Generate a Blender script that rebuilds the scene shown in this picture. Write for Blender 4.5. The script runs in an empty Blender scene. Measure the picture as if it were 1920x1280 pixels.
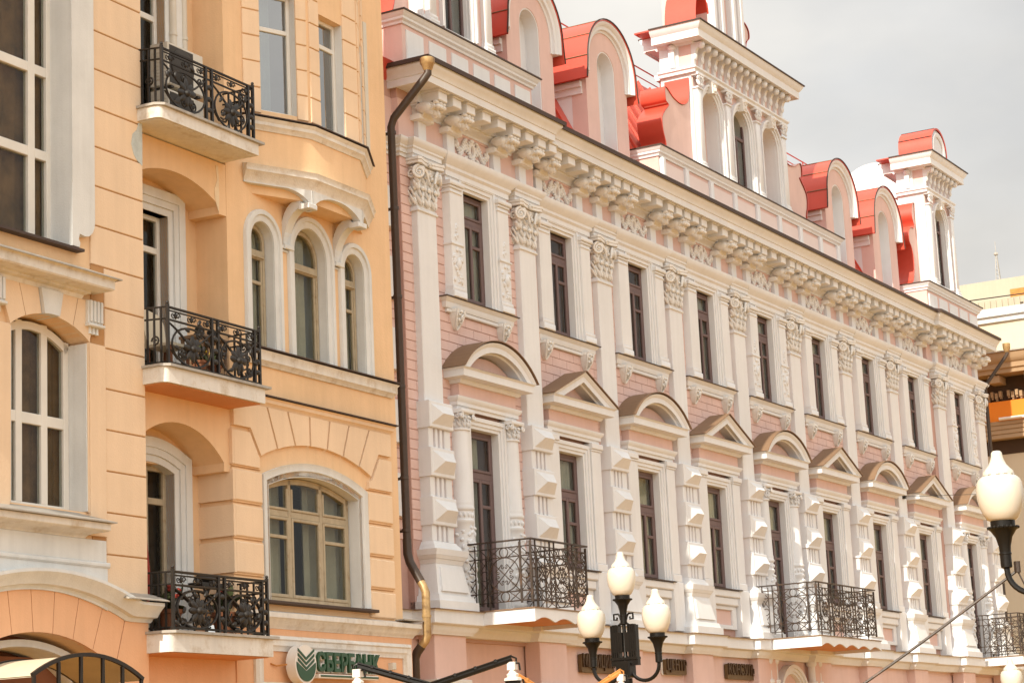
import bpy, bmesh, math, random
from mathutils import Vector, Matrix
PI = math.pi
S = bpy.context.scene
COL = S.collection
random.seed(7)

# ------------------------------------------------------------------ camera
YAW, PITCH, ROLL, FPX = 0.5124, 0.2017, -0.0469, 4117.2
CAMPOS = Vector((-34.19, -19.031, 1.6))
fw = Vector((math.cos(PITCH)*math.cos(YAW), math.cos(PITCH)*math.sin(YAW), math.sin(PITCH)))
rt = fw.cross(Vector((0, 0, 1))).normalized()
up = rt.cross(fw)
r2 = math.cos(ROLL)*rt + math.sin(ROLL)*up
u2 = -math.sin(ROLL)*rt + math.cos(ROLL)*up
cam = bpy.data.cameras.new('camera')
cam.sensor_fit = 'HORIZONTAL'
cam.sensor_width = 36.0
cam.lens = FPX/1920*36.0
cam.clip_start = 0.1
cam.clip_end = 3000
camo = bpy.data.objects.new('camera', cam)
COL.objects.link(camo)
M = Matrix((( r2.x, u2.x, -fw.x, CAMPOS.x), (r2.y, u2.y, -fw.y, CAMPOS.y), (r2.z, u2.z, -fw.z, CAMPOS.z), (0, 0, 0, 1)))
camo.matrix_world = M
S.camera = camo

# ------------------------------------------------------------------ sky and sun
SUN_EL, SUN_DELTA = math.radians(35), math.radians(4.0)     # the sun stands almost in the plane of the facades
to_sun = Vector((-math.cos(SUN_EL)*math.cos(SUN_DELTA), -math.cos(SUN_EL)*math.sin(SUN_DELTA), math.sin(SUN_EL)))
W = bpy.data.worlds.new('World')
S.world = W
W.use_nodes = True
nt = W.node_tree
nt.nodes.clear()
def N(t, tree, **kw):
    n = tree.nodes.new(t)
    for k, v in kw.items():
        setattr(n, k, v)
    return n
sky = N('ShaderNodeTexSky', nt, sky_type='NISHITA')
sky.sun_disc = False
sky.sun_elevation = SUN_EL
sky.sun_rotation = math.atan2(to_sun.x, to_sun.y)
sky.air_density = 1.0
sky.dust_density = 2.0
tc = N('ShaderNodeTexCoord', nt)
mp = N('ShaderNodeMapping', nt)
mp.inputs['Scale'].default_value = (1.6, 1.6, 3.2)
mp.inputs['Location'].default_value = (0.35, 0.1, 0.0)
no = N('ShaderNodeTexNoise', nt)
no.inputs['Scale'].default_value = 2.1
no.inputs['Detail'].default_value = 7
no.inputs['Roughness'].default_value = 0.55
rp = N('ShaderNodeValToRGB', nt)
rp.color_ramp.elements[0].position = 0.30
rp.color_ramp.elements[0].color = (0.80, 0.80, 0.80, 1)
rp.color_ramp.elements[1].position = 0.62
rp.color_ramp.elements[1].color = (1, 1, 1, 1)
no2 = N('ShaderNodeTexNoise', nt)
no2.inputs['Scale'].default_value = 3.3
no2.inputs['Detail'].default_value = 5
rp2 = N('ShaderNodeValToRGB', nt)
rp2.color_ramp.elements[0].position = 0.3
rp2.color_ramp.elements[0].color = (4.6, 4.48, 4.25, 1)
rp2.color_ramp.elements[1].position = 0.72
rp2.color_ramp.elements[1].color = (6.4, 6.15, 5.7, 1)
mx = N('ShaderNodeMix', nt, data_type='RGBA')
bg = N('ShaderNodeBackground', nt)
bg.inputs['Strength'].default_value = 0.1
wo = N('ShaderNodeOutputWorld', nt)
L = nt.links.new
L(tc.outputs['Generated'], mp.inputs['Vector'])
L(mp.outputs[0], no.inputs['Vector'])
L(mp.outputs[0], no2.inputs['Vector'])
L(no.outputs['Fac'], rp.inputs[0])
L(no2.outputs['Fac'], rp2.inputs[0])
L(rp.outputs[0], mx.inputs['Factor'])
L(sky.outputs[0], mx.inputs['A'])
# thin cloud is brighter towards the sun
nrm = N('ShaderNodeVectorMath', nt, operation='NORMALIZE')
dot = N('ShaderNodeVectorMath', nt, operation='DOT_PRODUCT')
dot.inputs[1].default_value = to_sun
cmr = N('ShaderNodeMapRange', nt)
cmr.inputs['From Min'].default_value = -0.6
cmr.inputs['From Max'].default_value = 1.0
cmr.inputs['To Min'].default_value = 1.0
cmr.inputs['To Max'].default_value = 2.5
csc = N('ShaderNodeVectorMath', nt, operation='SCALE')
L(tc.outputs['Generated'], nrm.inputs[0])
L(nrm.outputs[0], dot.inputs[0])
L(dot.outputs['Value'], cmr.inputs['Value'])
L(rp2.outputs[0], csc.inputs[0])
L(cmr.outputs[0], csc.inputs['Scale'])
L(csc.outputs[0], mx.inputs['B'])
L(mx.outputs['Result'], bg.inputs['Color'])
L(bg.outputs[0], wo.inputs['Surface'])
sl = bpy.data.lights.new('sun', 'SUN')
sl.energy = 4.2
sl.angle = math.radians(0.5)
sl.color = (1.0, 0.90, 0.74)
so = bpy.data.objects.new('sun', sl)
COL.objects.link(so)
so.rotation_euler = (-to_sun).to_track_quat('-Z', 'Y').to_euler()
vs = S.view_settings
vs.view_transform = 'Standard'
vs.look = 'None'
vs.exposure = 0.56
vs.gamma = 1.0
vs.use_curve_mapping = False
S.cycles.use_denoising = True
S.cycles.max_bounces = 8
S.cycles.diffuse_bounces = 4

# ------------------------------------------------------------------ materials
MATS = {}
def mat(name, col, rough=0.8, var=0.08, scale=1.3, bump=0.15, bscale=60.0, metal=0.0, streak=0.0, spec=0.3, col2=None, mix2=(0.45, 0.65), s2=2.0):
    m = bpy.data.materials.new(name)
    m.use_nodes = True
    t = m.node_tree
    t.nodes.clear()
    out = N('ShaderNodeOutputMaterial', t)
    b = N('ShaderNodeBsdfPrincipled', t)
    b.inputs['Roughness'].default_value = rough
    b.inputs['Metallic'].default_value = metal
    b.inputs['Specular IOR Level'].default_value = spec
    geo = N('ShaderNodeNewGeometry', t)
    n1 = N('ShaderNodeTexNoise', t)
    n1.inputs['Scale'].default_value = scale
    n1.inputs['Detail'].default_value = 6
    n1.inputs['Roughness'].default_value = 0.65
    K = t.links.new
    K(geo.outputs['Position'], n1.inputs['Vector'])
    mr = N('ShaderNodeMapRange', t)
    mr.inputs['From Min'].default_value = 0.3
    mr.inputs['From Max'].default_value = 0.7
    mr.inputs['To Min'].default_value = 1 - var
    mr.inputs['To Max'].default_value = 1 + var
    K(n1.outputs['Fac'], mr.inputs['Value'])
    rgb = N('ShaderNodeRGB', t)
    rgb.outputs[0].default_value = (*col, 1)
    src = rgb.outputs[0]
    if col2:
        n3 = N('ShaderNodeTexNoise', t)
        n3.inputs['Scale'].default_value = s2
        n3.inputs['Detail'].default_value = 8
        n3.inputs['Roughness'].default_value = 0.7
        K(geo.outputs['Position'], n3.inputs['Vector'])
        r3 = N('ShaderNodeMapRange', t)
        r3.inputs['From Min'].default_value = mix2[0]
        r3.inputs['From Max'].default_value = mix2[1]
        K(n3.outputs['Fac'], r3.inputs['Value'])
        m3 = N('ShaderNodeMix', t, data_type='RGBA')
        K(r3.outputs[0], m3.inputs['Factor'])
        K(src, m3.inputs['A'])
        m3.inputs['B'].default_value = (*col2, 1)
        src = m3.outputs['Result']
    fac = mr.outputs[0]
    if streak > 0:
        mpn = N('ShaderNodeMapping', t)
        mpn.inputs['Scale'].default_value = (5.5, 5.5, 0.35)
        K(geo.outputs['Position'], mpn.inputs['Vector'])
        n4 = N('ShaderNodeTexNoise', t)
        n4.inputs['Scale'].default_value = 1.6
        n4.inputs['Detail'].default_value = 5
        K(mpn.outputs[0], n4.inputs['Vector'])
        r4 = N('ShaderNodeMapRange', t)
        r4.inputs['From Min'].default_value = 0.35
        r4.inputs['From Max'].default_value = 0.75
        r4.inputs['To Min'].default_value = 1.0
        r4.inputs['To Max'].default_value = 1 - streak
        K(n4.outputs['Fac'], r4.inputs['Value'])
        mm = N('ShaderNodeMath', t, operation='MULTIPLY')
        K(fac, mm.inputs[0])
        K(r4.outputs[0], mm.inputs[1])
        fac = mm.outputs[0]
    vm = N('ShaderNodeVectorMath', t, operation='SCALE')
    K(src, vm.inputs[0])
    K(fac, vm.inputs['Scale'])
    K(vm.outputs[0], b.inputs['Base Color'])
    if bump > 0:
        n2 = N('ShaderNodeTexNoise', t)
        n2.inputs['Scale'].default_value = bscale
        n2.inputs['Detail'].default_value = 4
        K(geo.outputs['Position'], n2.inputs['Vector'])
        bm_ = N('ShaderNodeBump', t)
        bm_.inputs['Strength'].default_value = bump
        bm_.inputs['Distance'].default_value = 0.02
        K(n2.outputs['Fac'], bm_.inputs['Height'])
        K(bm_.outputs[0], b.inputs['Normal'])
    K(b.outputs[0], out.inputs['Surface'])
    MATS[name] = m
    return m

def glass_mat(name, tint=(0.8, 0.82, 0.8), extra=0.0):
    m = bpy.data.materials.new(name)
    m.use_nodes = True
    t = m.node_tree
    t.nodes.clear()
    out = N('ShaderNodeOutputMaterial', t)
    tr = N('ShaderNodeBsdfTransparent', t)
    tr.inputs[0].default_value = (*tint, 1)
    gl = N('ShaderNodeBsdfGlossy', t)
    gl.inputs['Roughness'].default_value = 0.03
    gl.inputs['Color'].default_value = (0.9, 0.9, 0.9, 1)
    fr = N('ShaderNodeFresnel', t)
    fr.inputs['IOR'].default_value = 1.36
    ad = N('ShaderNodeMath', t, operation='ADD')
    ad.inputs[1].default_value = extra
    geo = N('ShaderNodeNewGeometry', t)
    n = N('ShaderNodeTexNoise', t)
    n.inputs['Scale'].default_value = 1.7
    bm_ = N('ShaderNodeBump', t)
    bm_.inputs['Strength'].default_value = 0.06
    bm_.inputs['Distance'].default_value = 0.05
    K = t.links.new
    K(geo.outputs['Position'], n.inputs['Vector'])
    K(n.outputs['Fac'], bm_.inputs['Height'])
    K(bm_.outputs[0], gl.inputs['Normal'])
    mxs = N('ShaderNodeMixShader', t)
    sb = N('ShaderNodeMath', t, operation='SUBTRACT')
    sb.inputs[0].default_value = 1.0
    K(geo.outputs['Backfacing'], sb.inputs[1])
    mu = N('ShaderNodeMath', t, operation='MULTIPLY')
    K(fr.outputs[0], ad.inputs[0])
    K(ad.outputs[0], mu.inputs[0])
    K(sb.outputs[0], mu.inputs[1])
    K(mu.outputs[0], mxs.inputs[0])
    K(tr.outputs[0], mxs.inputs[1])
    K(gl.outputs[0], mxs.inputs[2])
    K(mxs.outputs[0], out.inputs['Surface'])
    MATS[name] = m

mat('white', (0.70, 0.72, 0.745), 0.75, 0.05, 0.9, 0.12, 45, streak=0.05)
mat('white_carved', (0.73, 0.73, 0.72), 0.8, 0.06, 3.0, 0.25, 70, col2=(0.62, 0.57, 0.51), mix2=(0.52, 0.8), s2=9)
mat('white_grime', (0.70, 0.68, 0.64), 0.8, 0.08, 1.5, 0.2, 45, streak=0.12, col2=(0.50, 0.42, 0.32), mix2=(0.52, 0.75), s2=3.5)
mat('white_old', (0.66, 0.68, 0.68), 0.8, 0.08, 1.2, 0.15, 45, streak=0.10)
mat('pink', (0.66, 0.48, 0.44), 0.85, 0.06, 1.2, 0.18, 55, streak=0.05)
mat('pink_brick', (0.66, 0.48, 0.44), 0.85, 0.07, 2.2, 0.25, 50, streak=0.05)
mat('pink_joint', (0.48, 0.31, 0.27), 0.9, 0.08, 2, 0.2, 60)
mat('pink_pale', (0.71, 0.61, 0.59), 0.8, 0.05, 1.0, 0.1, 40)
mat('orange', (0.76, 0.53, 0.325), 0.85, 0.07, 0.7, 0.2, 40, streak=0.07, col2=(0.70, 0.49, 0.29), mix2=(0.45, 0.75), s2=0.9)
mat('orange_stone', (0.755, 0.58, 0.41), 0.85, 0.06, 0.8, 0.2, 40, streak=0.06)
mat('orange_joint', (0.45, 0.25, 0.11), 0.9, 0.08, 2, 0.2, 60)
mat('salmon', (0.735, 0.43, 0.255), 0.85, 0.07, 0.8, 0.2, 40, streak=0.06)
mat('patch_blue', (0.48, 0.53, 0.52), 0.9, 0.12, 8, 0.3, 60)
mat('patch_pale', (0.74, 0.60, 0.42), 0.9, 0.10, 6, 0.2, 60)
mat('red_roof', (0.52, 0.07, 0.042), 0.38, 0.07, 1.5, 0.06, 8, spec=0.5)
mat('brown_metal', (0.055, 0.033, 0.025), 0.6, 0.15, 2.5, 0.1, 20, spec=0.4)
mat('sheet_brown', (0.20, 0.125, 0.075), 0.55, 0.10, 1.8, 0.08, 12, spec=0.4)
mat('grey_sheet', (0.36, 0.34, 0.31), 0.5, 0.15, 3.0, 0.1, 18, spec=0.4, col2=(0.22, 0.19, 0.15), mix2=(0.5, 0.75), s2=4)
mat('gold_pipe', (0.40, 0.27, 0.125), 0.45, 0.15, 4, 0.1, 20, metal=0.35, spec=0.5, col2=(0.20, 0.12, 0.06), mix2=(0.5, 0.7), s2=6)
mat('dark_pipe', (0.05, 0.032, 0.022), 0.45, 0.15, 3, 0.1, 20, spec=0.4, col2=(0.35, 0.25, 0.15), mix2=(0.70, 0.74), s2=9)
mat('iron', (0.016, 0.013, 0.011), 0.45, 0.2, 8, 0.1, 30, spec=0.35)
mat('iron_brown', (0.032, 0.02, 0.014), 0.5, 0.25, 6, 0.15, 40, spec=0.45, col2=(0.14, 0.07, 0.035), mix2=(0.52, 0.78), s2=7)
mat('frame_brown', (0.135, 0.088, 0.086), 0.5, 0.08, 3, 0.1, 20, spec=0.4)
mat('frame_beige', (0.42, 0.355, 0.25), 0.6, 0.12, 4, 0.2, 30, streak=0.15, col2=(0.28, 0.19, 0.10), mix2=(0.55, 0.75), s2=9)
mat('frame_white', (0.70, 0.69, 0.65), 0.5, 0.05, 3, 0.08, 20)
mat('interior', (0.10, 0.08, 0.065), 0.95, 0.2, 1.5, 0)
mat('curtain', (0.50, 0.47, 0.38), 0.95, 0.12, 3, 0.1, 30)
mat('curtain_brown', (0.20, 0.115, 0.055), 0.95, 0.45, 2.6, 0.1, 30)
mat('globe', (0.60, 0.57, 0.50), 0.25, 0.02, 2, 0, spec=0.5)
mat('lamp_iron', (0.008, 0.007, 0.006), 0.38, 0.15, 6, 0.08, 30, spec=0.22)
mat('ac_white', (0.60, 0.57, 0.50), 0.5, 0.06, 3, 0.05)
mat('ac_dark', (0.045, 0.04, 0.035), 0.6, 0.1, 4, 0.05)
mat('sign_green', (0.008, 0.06, 0.022), 0.3, 0.05, 3, 0, spec=0.5)
mat('sign_white', (0.72, 0.69, 0.65), 0.4, 0.03, 3, 0)
mat('sign_brown', (0.12, 0.075, 0.035), 0.6, 0.15, 6, 0.15, 30)
mat('letter_gold', (0.055, 0.028, 0.012), 0.5, 0.1, 6, 0.05)
mat('ground', (0.36, 0.20, 0.055), 0.9, 0.10, 0.6, 0.3, 20)
mat('concrete', (0.40, 0.365, 0.29), 0.9, 0.06, 0.35, 0.1, 8, streak=0.06)
mat('cream', (0.56, 0.50, 0.385), 0.85, 0.04, 0.5, 0.1, 20, streak=0.04)
mat('tan', (0.36, 0.25, 0.15), 0.85, 0.06, 0.8, 0.1, 20, streak=0.05)
mat('dark_brown', (0.06, 0.035, 0.02), 0.8, 0.1, 2, 0.1)
mat('banner', (0.72, 0.22, 0.02), 0.6, 0.03, 1, 0.03, 6)
mat('rust', (0.45, 0.19, 0.05), 0.8, 0.2, 5, 0.15, 30)
mat('redcloth', (0.24, 0.035, 0.025), 0.9, 0.15, 4, 0.1)
mat('terracotta', (0.20, 0.08, 0.04), 0.8, 0.1, 4, 0.1)
mat('leafgreen', (0.035, 0.045, 0.015), 0.7, 0.3, 12, 0.1)
mat('yellow', (0.55, 0.40, 0.05), 0.7, 0.2, 9, 0)
mat('canopy', (0.55, 0.48, 0.36), 0.6, 0.08, 2, 0.1)
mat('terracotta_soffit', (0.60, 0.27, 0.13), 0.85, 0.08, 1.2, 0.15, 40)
glass_mat('glass')
glass_mat('glass_sky', (0.6, 0.68, 0.72), 0.30)

# ------------------------------------------------------------------ mesh helpers
class MB:
    def __init__(s):
        s.v = []
        s.f = []
    def add(s, vs_, fs):
        o = len(s.v)
        s.v += [tuple(p) for p in vs_]
        s.f += [tuple(i + o for i in f) for f in fs]
        return s
    def box(s, x0, x1, y0, y1, z0, z1, c=0.0):
        if c <= 0:
            vs_ = [(x0, y0, z0), (x1, y0, z0), (x1, y1, z0), (x0, y1, z0), (x0, y0, z1), (x1, y0, z1), (x1, y1, z1), (x0, y1, z1)]
            return s.add(vs_, [(0, 3, 2, 1), (4, 5, 6, 7), (0, 1, 5, 4), (1, 2, 6, 5), (2, 3, 7, 6), (3, 0, 4, 7)])
        # chamfered on the front (y0) edges only: that is the street side
        vs_ = [(x0, y0 + c, z0), (x1, y0 + c, z0), (x1, y0 + c, z1), (x0, y0 + c, z1),
               (x0 + c, y0, z0 + c), (x1 - c, y0, z0 + c), (x1 - c, y0, z1 - c), (x0 + c, y0, z1 - c),
               (x0, y1, z0), (x1, y1, z0), (x1, y1, z1), (x0, y1, z1)]
        return s.add(vs_, [(4, 5, 6, 7), (0, 1, 5, 4), (1, 2, 6, 5), (2, 3, 7, 6), (3, 0, 4, 7),
                           (8, 9, 1, 0), (9, 10, 2, 1), (10, 11, 3, 2), (11, 8, 0, 3), (11, 10, 9, 8)])
    def xz(s, poly, y0, y1):
        n = len(poly)
        vs_ = [(x, y0, z) for x, z in poly] + [(x, y1, z) for x, z in poly]
        fs = [tuple(range(n)), tuple(range(2*n - 1, n - 1, -1))] + [(i, i + n, (i + 1) % n + n, (i + 1) % n) for i in range(n)]
        return s.add(vs_, fs)
    def yz(s, poly, x0, x1):
        n = len(poly)
        vs_ = [(x0, y, z) for y, z in poly] + [(x1, y, z) for y, z in poly]
        fs = [tuple(range(n)), tuple(range(2*n - 1, n - 1, -1))] + [(i, i + n, (i + 1) % n + n, (i + 1) % n) for i in range(n)]
        return s.add(vs_, fs)
    def xy(s, poly, z0, z1):
        n = len(poly)
        vs_ = [(x, y, z0) for x, y in poly] + [(x, y, z1) for x, y in poly]
        fs = [tuple(range(n)), tuple(range(2*n - 1, n - 1, -1))] + [(i, i + n, (i + 1) % n + n, (i + 1) % n) for i in range(n)]
        return s.add(vs_, fs)
    def strip2(s, A, B):            # quad strip between two point lists
        n = len(A)
        return s.add(list(A) + list(B), [(i, i + 1, n + i + 1, n + i) for i in range(n - 1)])
    def rings(s, R, cap=True, closed=True):
        n = len(R[0])
        o = len(s.v)
        for r in R:
            s.v += [tuple(p) for p in r]
        m = n if closed else n - 1
        for k in range(len(R) - 1):
            for i in range(m):
                j = (i + 1) % n
                s.f.append((o + k*n + i, o + k*n + j, o + (k + 1)*n + j, o + (k + 1)*n + i))
        if cap:
            s.f.append(tuple(o + i for i in range(n))[::-1])
            s.f.append(tuple(o + (len(R) - 1)*n + i for i in range(n)))
        return s
    def lathe(s, prof, cx=0, cy=0, n=16, sy=1.0):
        return s.rings([[(cx + r*math.cos(2*PI*i/n), cy + sy*r*math.sin(2*PI*i/n), z) for i in range(n)] for r, z in prof])
    def tube(s, pts, r, n=6):
        P = [Vector(p) for p in pts]
        R = []
        prev = None
        for i, p in enumerate(P):
            t = (P[min(i + 1, len(P) - 1)] - P[max(i - 1, 0)]).normalized()
            if prev is None:
                a = Vector((0, 0, 1)) if abs(t.z) < 0.9 else Vector((0, 1, 0))
                nx = t.cross(a).normalized()
            else:
                nx = (prev - t*prev.dot(t))
                nx = nx.normalized() if nx.length > 1e-6 else t.cross(Vector((0, 1, 0.3))).normalized()
            prev = nx
            ny = t.cross(nx)
            rr = r[i] if isinstance(r, (list, tuple)) else r
            R.append([p + rr*(math.cos(2*PI*k/n + PI/4)*nx + math.sin(2*PI*k/n + PI/4)*ny) for k in range(n)])
        return s.rings(R)
    def ell(s, c, r, n=8, m=6, rot=None):
        R = []
        for k in range(m + 1):
            a = -PI/2 + PI*k/m
            rr = max(math.cos(a), 0.03)
            ring = []
            for i in range(n):
                p = Vector((r[0]*rr*math.cos(2*PI*i/n), r[1]*rr*math.sin(2*PI*i/n), r[2]*math.sin(a)))
                if rot is not None:
                    p = rot @ p
                ring.append((c[0] + p.x, c[1] + p.y, c[2] + p.z))
            R.append(ring)
        return s.rings(R)
    def sweep_xz(s, path, prof, cap=True):     # path (x,z); prof (offset along the left-hand normal, y)
        n = len(path)
        P = [Vector(p) for p in path]
        R = []
        for i in range(n):
            d1 = (P[i] - P[i - 1]).normalized() if i > 0 else None
            d2 = (P[i + 1] - P[i]).normalized() if i < n - 1 else None
            d1 = d1 or d2
            d2 = d2 or d1
            n1 = Vector((-d1.y, d1.x))
            n2 = Vector((-d2.y, d2.x))
            mm = (n1 + n2)
            mm = mm/max(mm.length_squared/2, 0.2)
            R.append([(P[i].x + o*mm.x, y, P[i].y + o*mm.y) for o, y in prof])
        return s.rings(R, cap)
    def sweep_xy(s, path, prof, cap=True):     # path (x,y) running +x; prof (outward, z); outward = right-hand normal
        n = len(path)
        P = [Vector(p) for p in path]
        R = []
        for i in range(n):
            d1 = (P[i] - P[i - 1]).normalized() if i > 0 else None
            d2 = (P[i + 1] - P[i]).normalized() if i < n - 1 else None
            d1 = d1 or d2
            d2 = d2 or d1
            n1 = Vector((d1.y, -d1.x))
            n2 = Vector((d2.y, -d2.x))
            mm = (n1 + n2)
            mm = mm/max(mm.length_squared/2, 0.2)
            R.append([(P[i].x + o*mm.x, P[i].y + o*mm.y, z) for o, z in prof])
        return s.rings(R, cap)
    def xform(s, Mx):
        s.v = [tuple(Mx @ Vector(p)) for p in s.v]
        return s
    def mesh(s, name='mesh', ang=38):
        me = bpy.data.meshes.new(name)
        me.from_pydata(s.v, [], s.f)
        b = bmesh.new()
        b.from_mesh(me)
        bmesh.ops.recalc_face_normals(b, faces=b.faces)
        b.to_mesh(me)
        b.free()
        me.shade_smooth()
        me.set_sharp_from_angle(angle=math.radians(ang))
        return me

def add(name, m, mt, parent=None, loc=(0, 0, 0), rotz=0.0, label=None, kind=None, scale=None):
    if isinstance(m, MB):
        m = m.mesh(name)
    if mt is not None and not m.materials:
        m.materials.append(MATS[mt])
    o = bpy.data.objects.new(name, m)
    COL.objects.link(o)
    o.location = loc
    o.rotation_euler = (0, 0, rotz)
    if scale:
        o.scale = scale
    if parent:
        o.parent = parent
    if label:
        o['label'] = label
    if kind:
        o['kind'] = kind
    return o
def empty(name, loc=(0, 0, 0), rotz=0.0, parent=None):
    o = bpy.data.objects.new(name, None)
    o.empty_display_size = 0.3
    COL.objects.link(o)
    o.location = loc
    o.rotation_euler = (0, 0, rotz)
    if parent:
        o.parent = parent
    return o
def tag(o, label, cat, group=None, kind=None):
    o['label'] = label
    o['category'] = cat
    if group:
        o['group'] = group
    if kind:
        o['kind'] = kind
    return o
def arc(cx, cz, r, a0, a1, n, rz=None):
    rz = r if rz is None else rz
    return [(cx + r*math.cos(a0 + (a1 - a0)*i/n), cz + rz*math.sin(a0 + (a1 - a0)*i/n)) for i in range(n + 1)]
def seg(xc, half, zs, rise, n=14):       # segmental arch from left to right
    if rise <= 0.001:
        return [(xc - half, zs), (xc + half, zs)]
    R = (half*half + rise*rise)/(2*rise)
    a = math.asin(min(1, half/R))
    return [(xc + R*math.sin(-a + 2*a*i/n), zs + rise - R + R*math.cos(-a + 2*a*i/n)) for i in range(n + 1)]
def holes(mb, x0, x1, z0, z1, hs, y0, y1):     # wall slab with rectangular openings
    xs = sorted({x0, x1, *[h[0] for h in hs], *[h[1] for h in hs]})
    zs = sorted({z0, z1, *[h[2] for h in hs], *[h[3] for h in hs]})
    xs = [x for x in xs if x0 <= x <= x1]
    zs = [z for z in zs if z0 <= z <= z1]
    for i in range(len(xs) - 1):
        run = None
        for j in range(len(zs) - 1):
            cx, cz = (xs[i] + xs[i + 1])/2, (zs[j] + zs[j + 1])/2
            inside = any(h[0] < cx < h[1] and h[2] < cz < h[3] for h in hs)
            if inside:
                if run is not None:
                    mb.box(xs[i], xs[i + 1], y0, y1, run, zs[j])
                    run = None
            elif run is None:
                run = zs[j]
        if run is not None:
            mb.box(xs[i], xs[i + 1], y0, y1, run, zs[-1])
    return mb
def spandrel(mb, curve, ztop, y0, y1):         # solid between an arch curve and a level line above it
    n = len(curve)
    lo = [(x, z) for x, z in curve]
    hi = [(x, ztop) for x, z in curve]
    for i in range(n - 1):
        mb.xz([lo[i], lo[i + 1], hi[i + 1], hi[i]], y0, y1)
    return mb
def leafblob(mb, base, h, w, out, lean=0.0):   # one acanthus leaf of five lobes and a curled tip
    bx, by, bz = base
    for k, (fx, fz, s_) in enumerate(((0, .5, 1.0), (-.55, .32, .75), (.55, .32, .75), (-.42, .68, .62), (.42, .68, .62))):
        rot = Matrix.Rotation(fx*0.7 + lean, 3, 'Y') @ Matrix.Rotation(-0.25, 3, 'X')
        mb.ell((bx + fx*w + lean*h*fz, by - out*(0.25 + 0.5*fz), bz + h*fz), (w*0.30*s_, out*0.42, h*0.42*s_), 7, 5, rot)
    mb.ell((bx + lean*h, by - out*0.9, bz + h*0.93), (w*0.42, out*0.42, h*0.13), 7, 5)
    return mb
def spiral(cx, cz, r0, turns, sgn=1, a0=0.0, n=26, k=0.86):
    pts = []
    for i in range(n + 1):
        t = i/n
        r = r0*(1 - k*t)
        a = a0 + sgn*turns*2*PI*t
        pts.append((cx + r*math.cos(a), cz + r*math.sin(a)))
    return pts
# ------------------------------------------------------------------ the ground
g = MB().box(-400, 400, -400, 400, -0.5, 0.0)
go = add('ground', g, 'ground')
tag(go, 'pale paved street below the two buildings', 'ground', kind='structure')

# ------------------------------------------------------------------ generic window pieces
def curtain_mesh(x0, x1, z0, z1, y, amp=0.03, k=9.0):
    n = max(6, int((x1 - x0)*22))
    A = [(x0 + (x1 - x0)*i/n, y + amp*math.sin(k*2*PI*i/n*(x1 - x0)*0.8 + 1.3*z0), z0) for i in range(n + 1)]
    B = [(a[0], a[1] + 0.01, z1) for a in A]
    return MB().strip2(A, B)
def interior_mesh(x0, x1, z0, z1, y0, d=0.9):
    mb = MB()
    vs_ = [(x0, y0, z0), (x1, y0, z0), (x1, y0 + d, z0), (x0, y0 + d, z0), (x0, y0, z1), (x1, y0, z1), (x1, y0 + d, z1), (x0, y0 + d, z1)]
    mb.add(vs_, [(0, 1, 2, 3), (4, 5, 6, 7), (1, 2, 6, 5), (2, 3, 7, 6), (3, 0, 4, 7)])
    return mb
def bars(mb, rects, y0, y1):
    for x0, x1, z0, z1 in rects:
        mb.box(x0, x1, y0, y1, z0, z1, 0.008)
    return mb
_pc = {}
def pane(parent, x0, x1, z0, z1, y, m='glass', loc=(0, 0, 0)):
    key = (round(x0, 3), round(x1, 3), round(z0, 3), round(z1, 3), round(y, 3), m)
    if key not in _pc:
        _pc[key] = MB().box(x0, x1, y, y + 0.008, z0, z1).mesh('pane')
    return add('pane', _pc[key], m, parent, loc)

# ------------------------------------------------------------------ PINK BUILDING
PB = empty('townhouse', (0, 0, 0))
tag(PB, 'long pink townhouse with white pilasters, heavy white cornice and red metal roofs', 'building')
pl = [-3.474, 0.04, 3.351, 6.60, 9.89, 13.10, 16.42, 19.77, 23.22, 26.70]
pc = [x + 0.375 for x in pl]
bc = [(pc[i] + pc[i + 1])/2 for i in range(9)]
RIS = (0, 8)
def yo(k):                      # bays 0 and 8 stand forward
    return -0.12 if k in RIS else 0.0
def yop(k):
    return -0.12 if k in (0, 1, 8, 9) else 0.0
DOORS = (0, 4, 8)
XA, XB = pc[0] - 0.62, pc[1] + 0.56
XC, XD = pc[8] - 0.56, 27.45
WY = 0.27
def win_holes(ks):
    h = []
    for k in ks:
        h.append((bc[k] - 0.45, bc[k] + 0.45, 10.02, 12.05))
        h.append((bc[k] - 0.50, bc[k] + 0.50, 4.53 if k in DOORS else 5.55, 7.82))
    return h
# wall cores (their colour shows only in the joints), one piece per plane
wallm = MB()
holes(wallm, -4.9, XA, 4.1, 13.9, [], WY, 0.7)
holes(wallm, XA, XB, 4.1, 13.9, win_holes([0]), WY - 0.12, 0.7)
holes(wallm, XB, XC, 4.1, 13.9, win_holes(range(1, 8)), WY, 0.7)
holes(wallm, XC, XD, 4.1, 13.9, win_holes([8]), WY - 0.12, 0.7)
wall = add('wall', wallm, 'pink_joint', PB)
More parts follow.
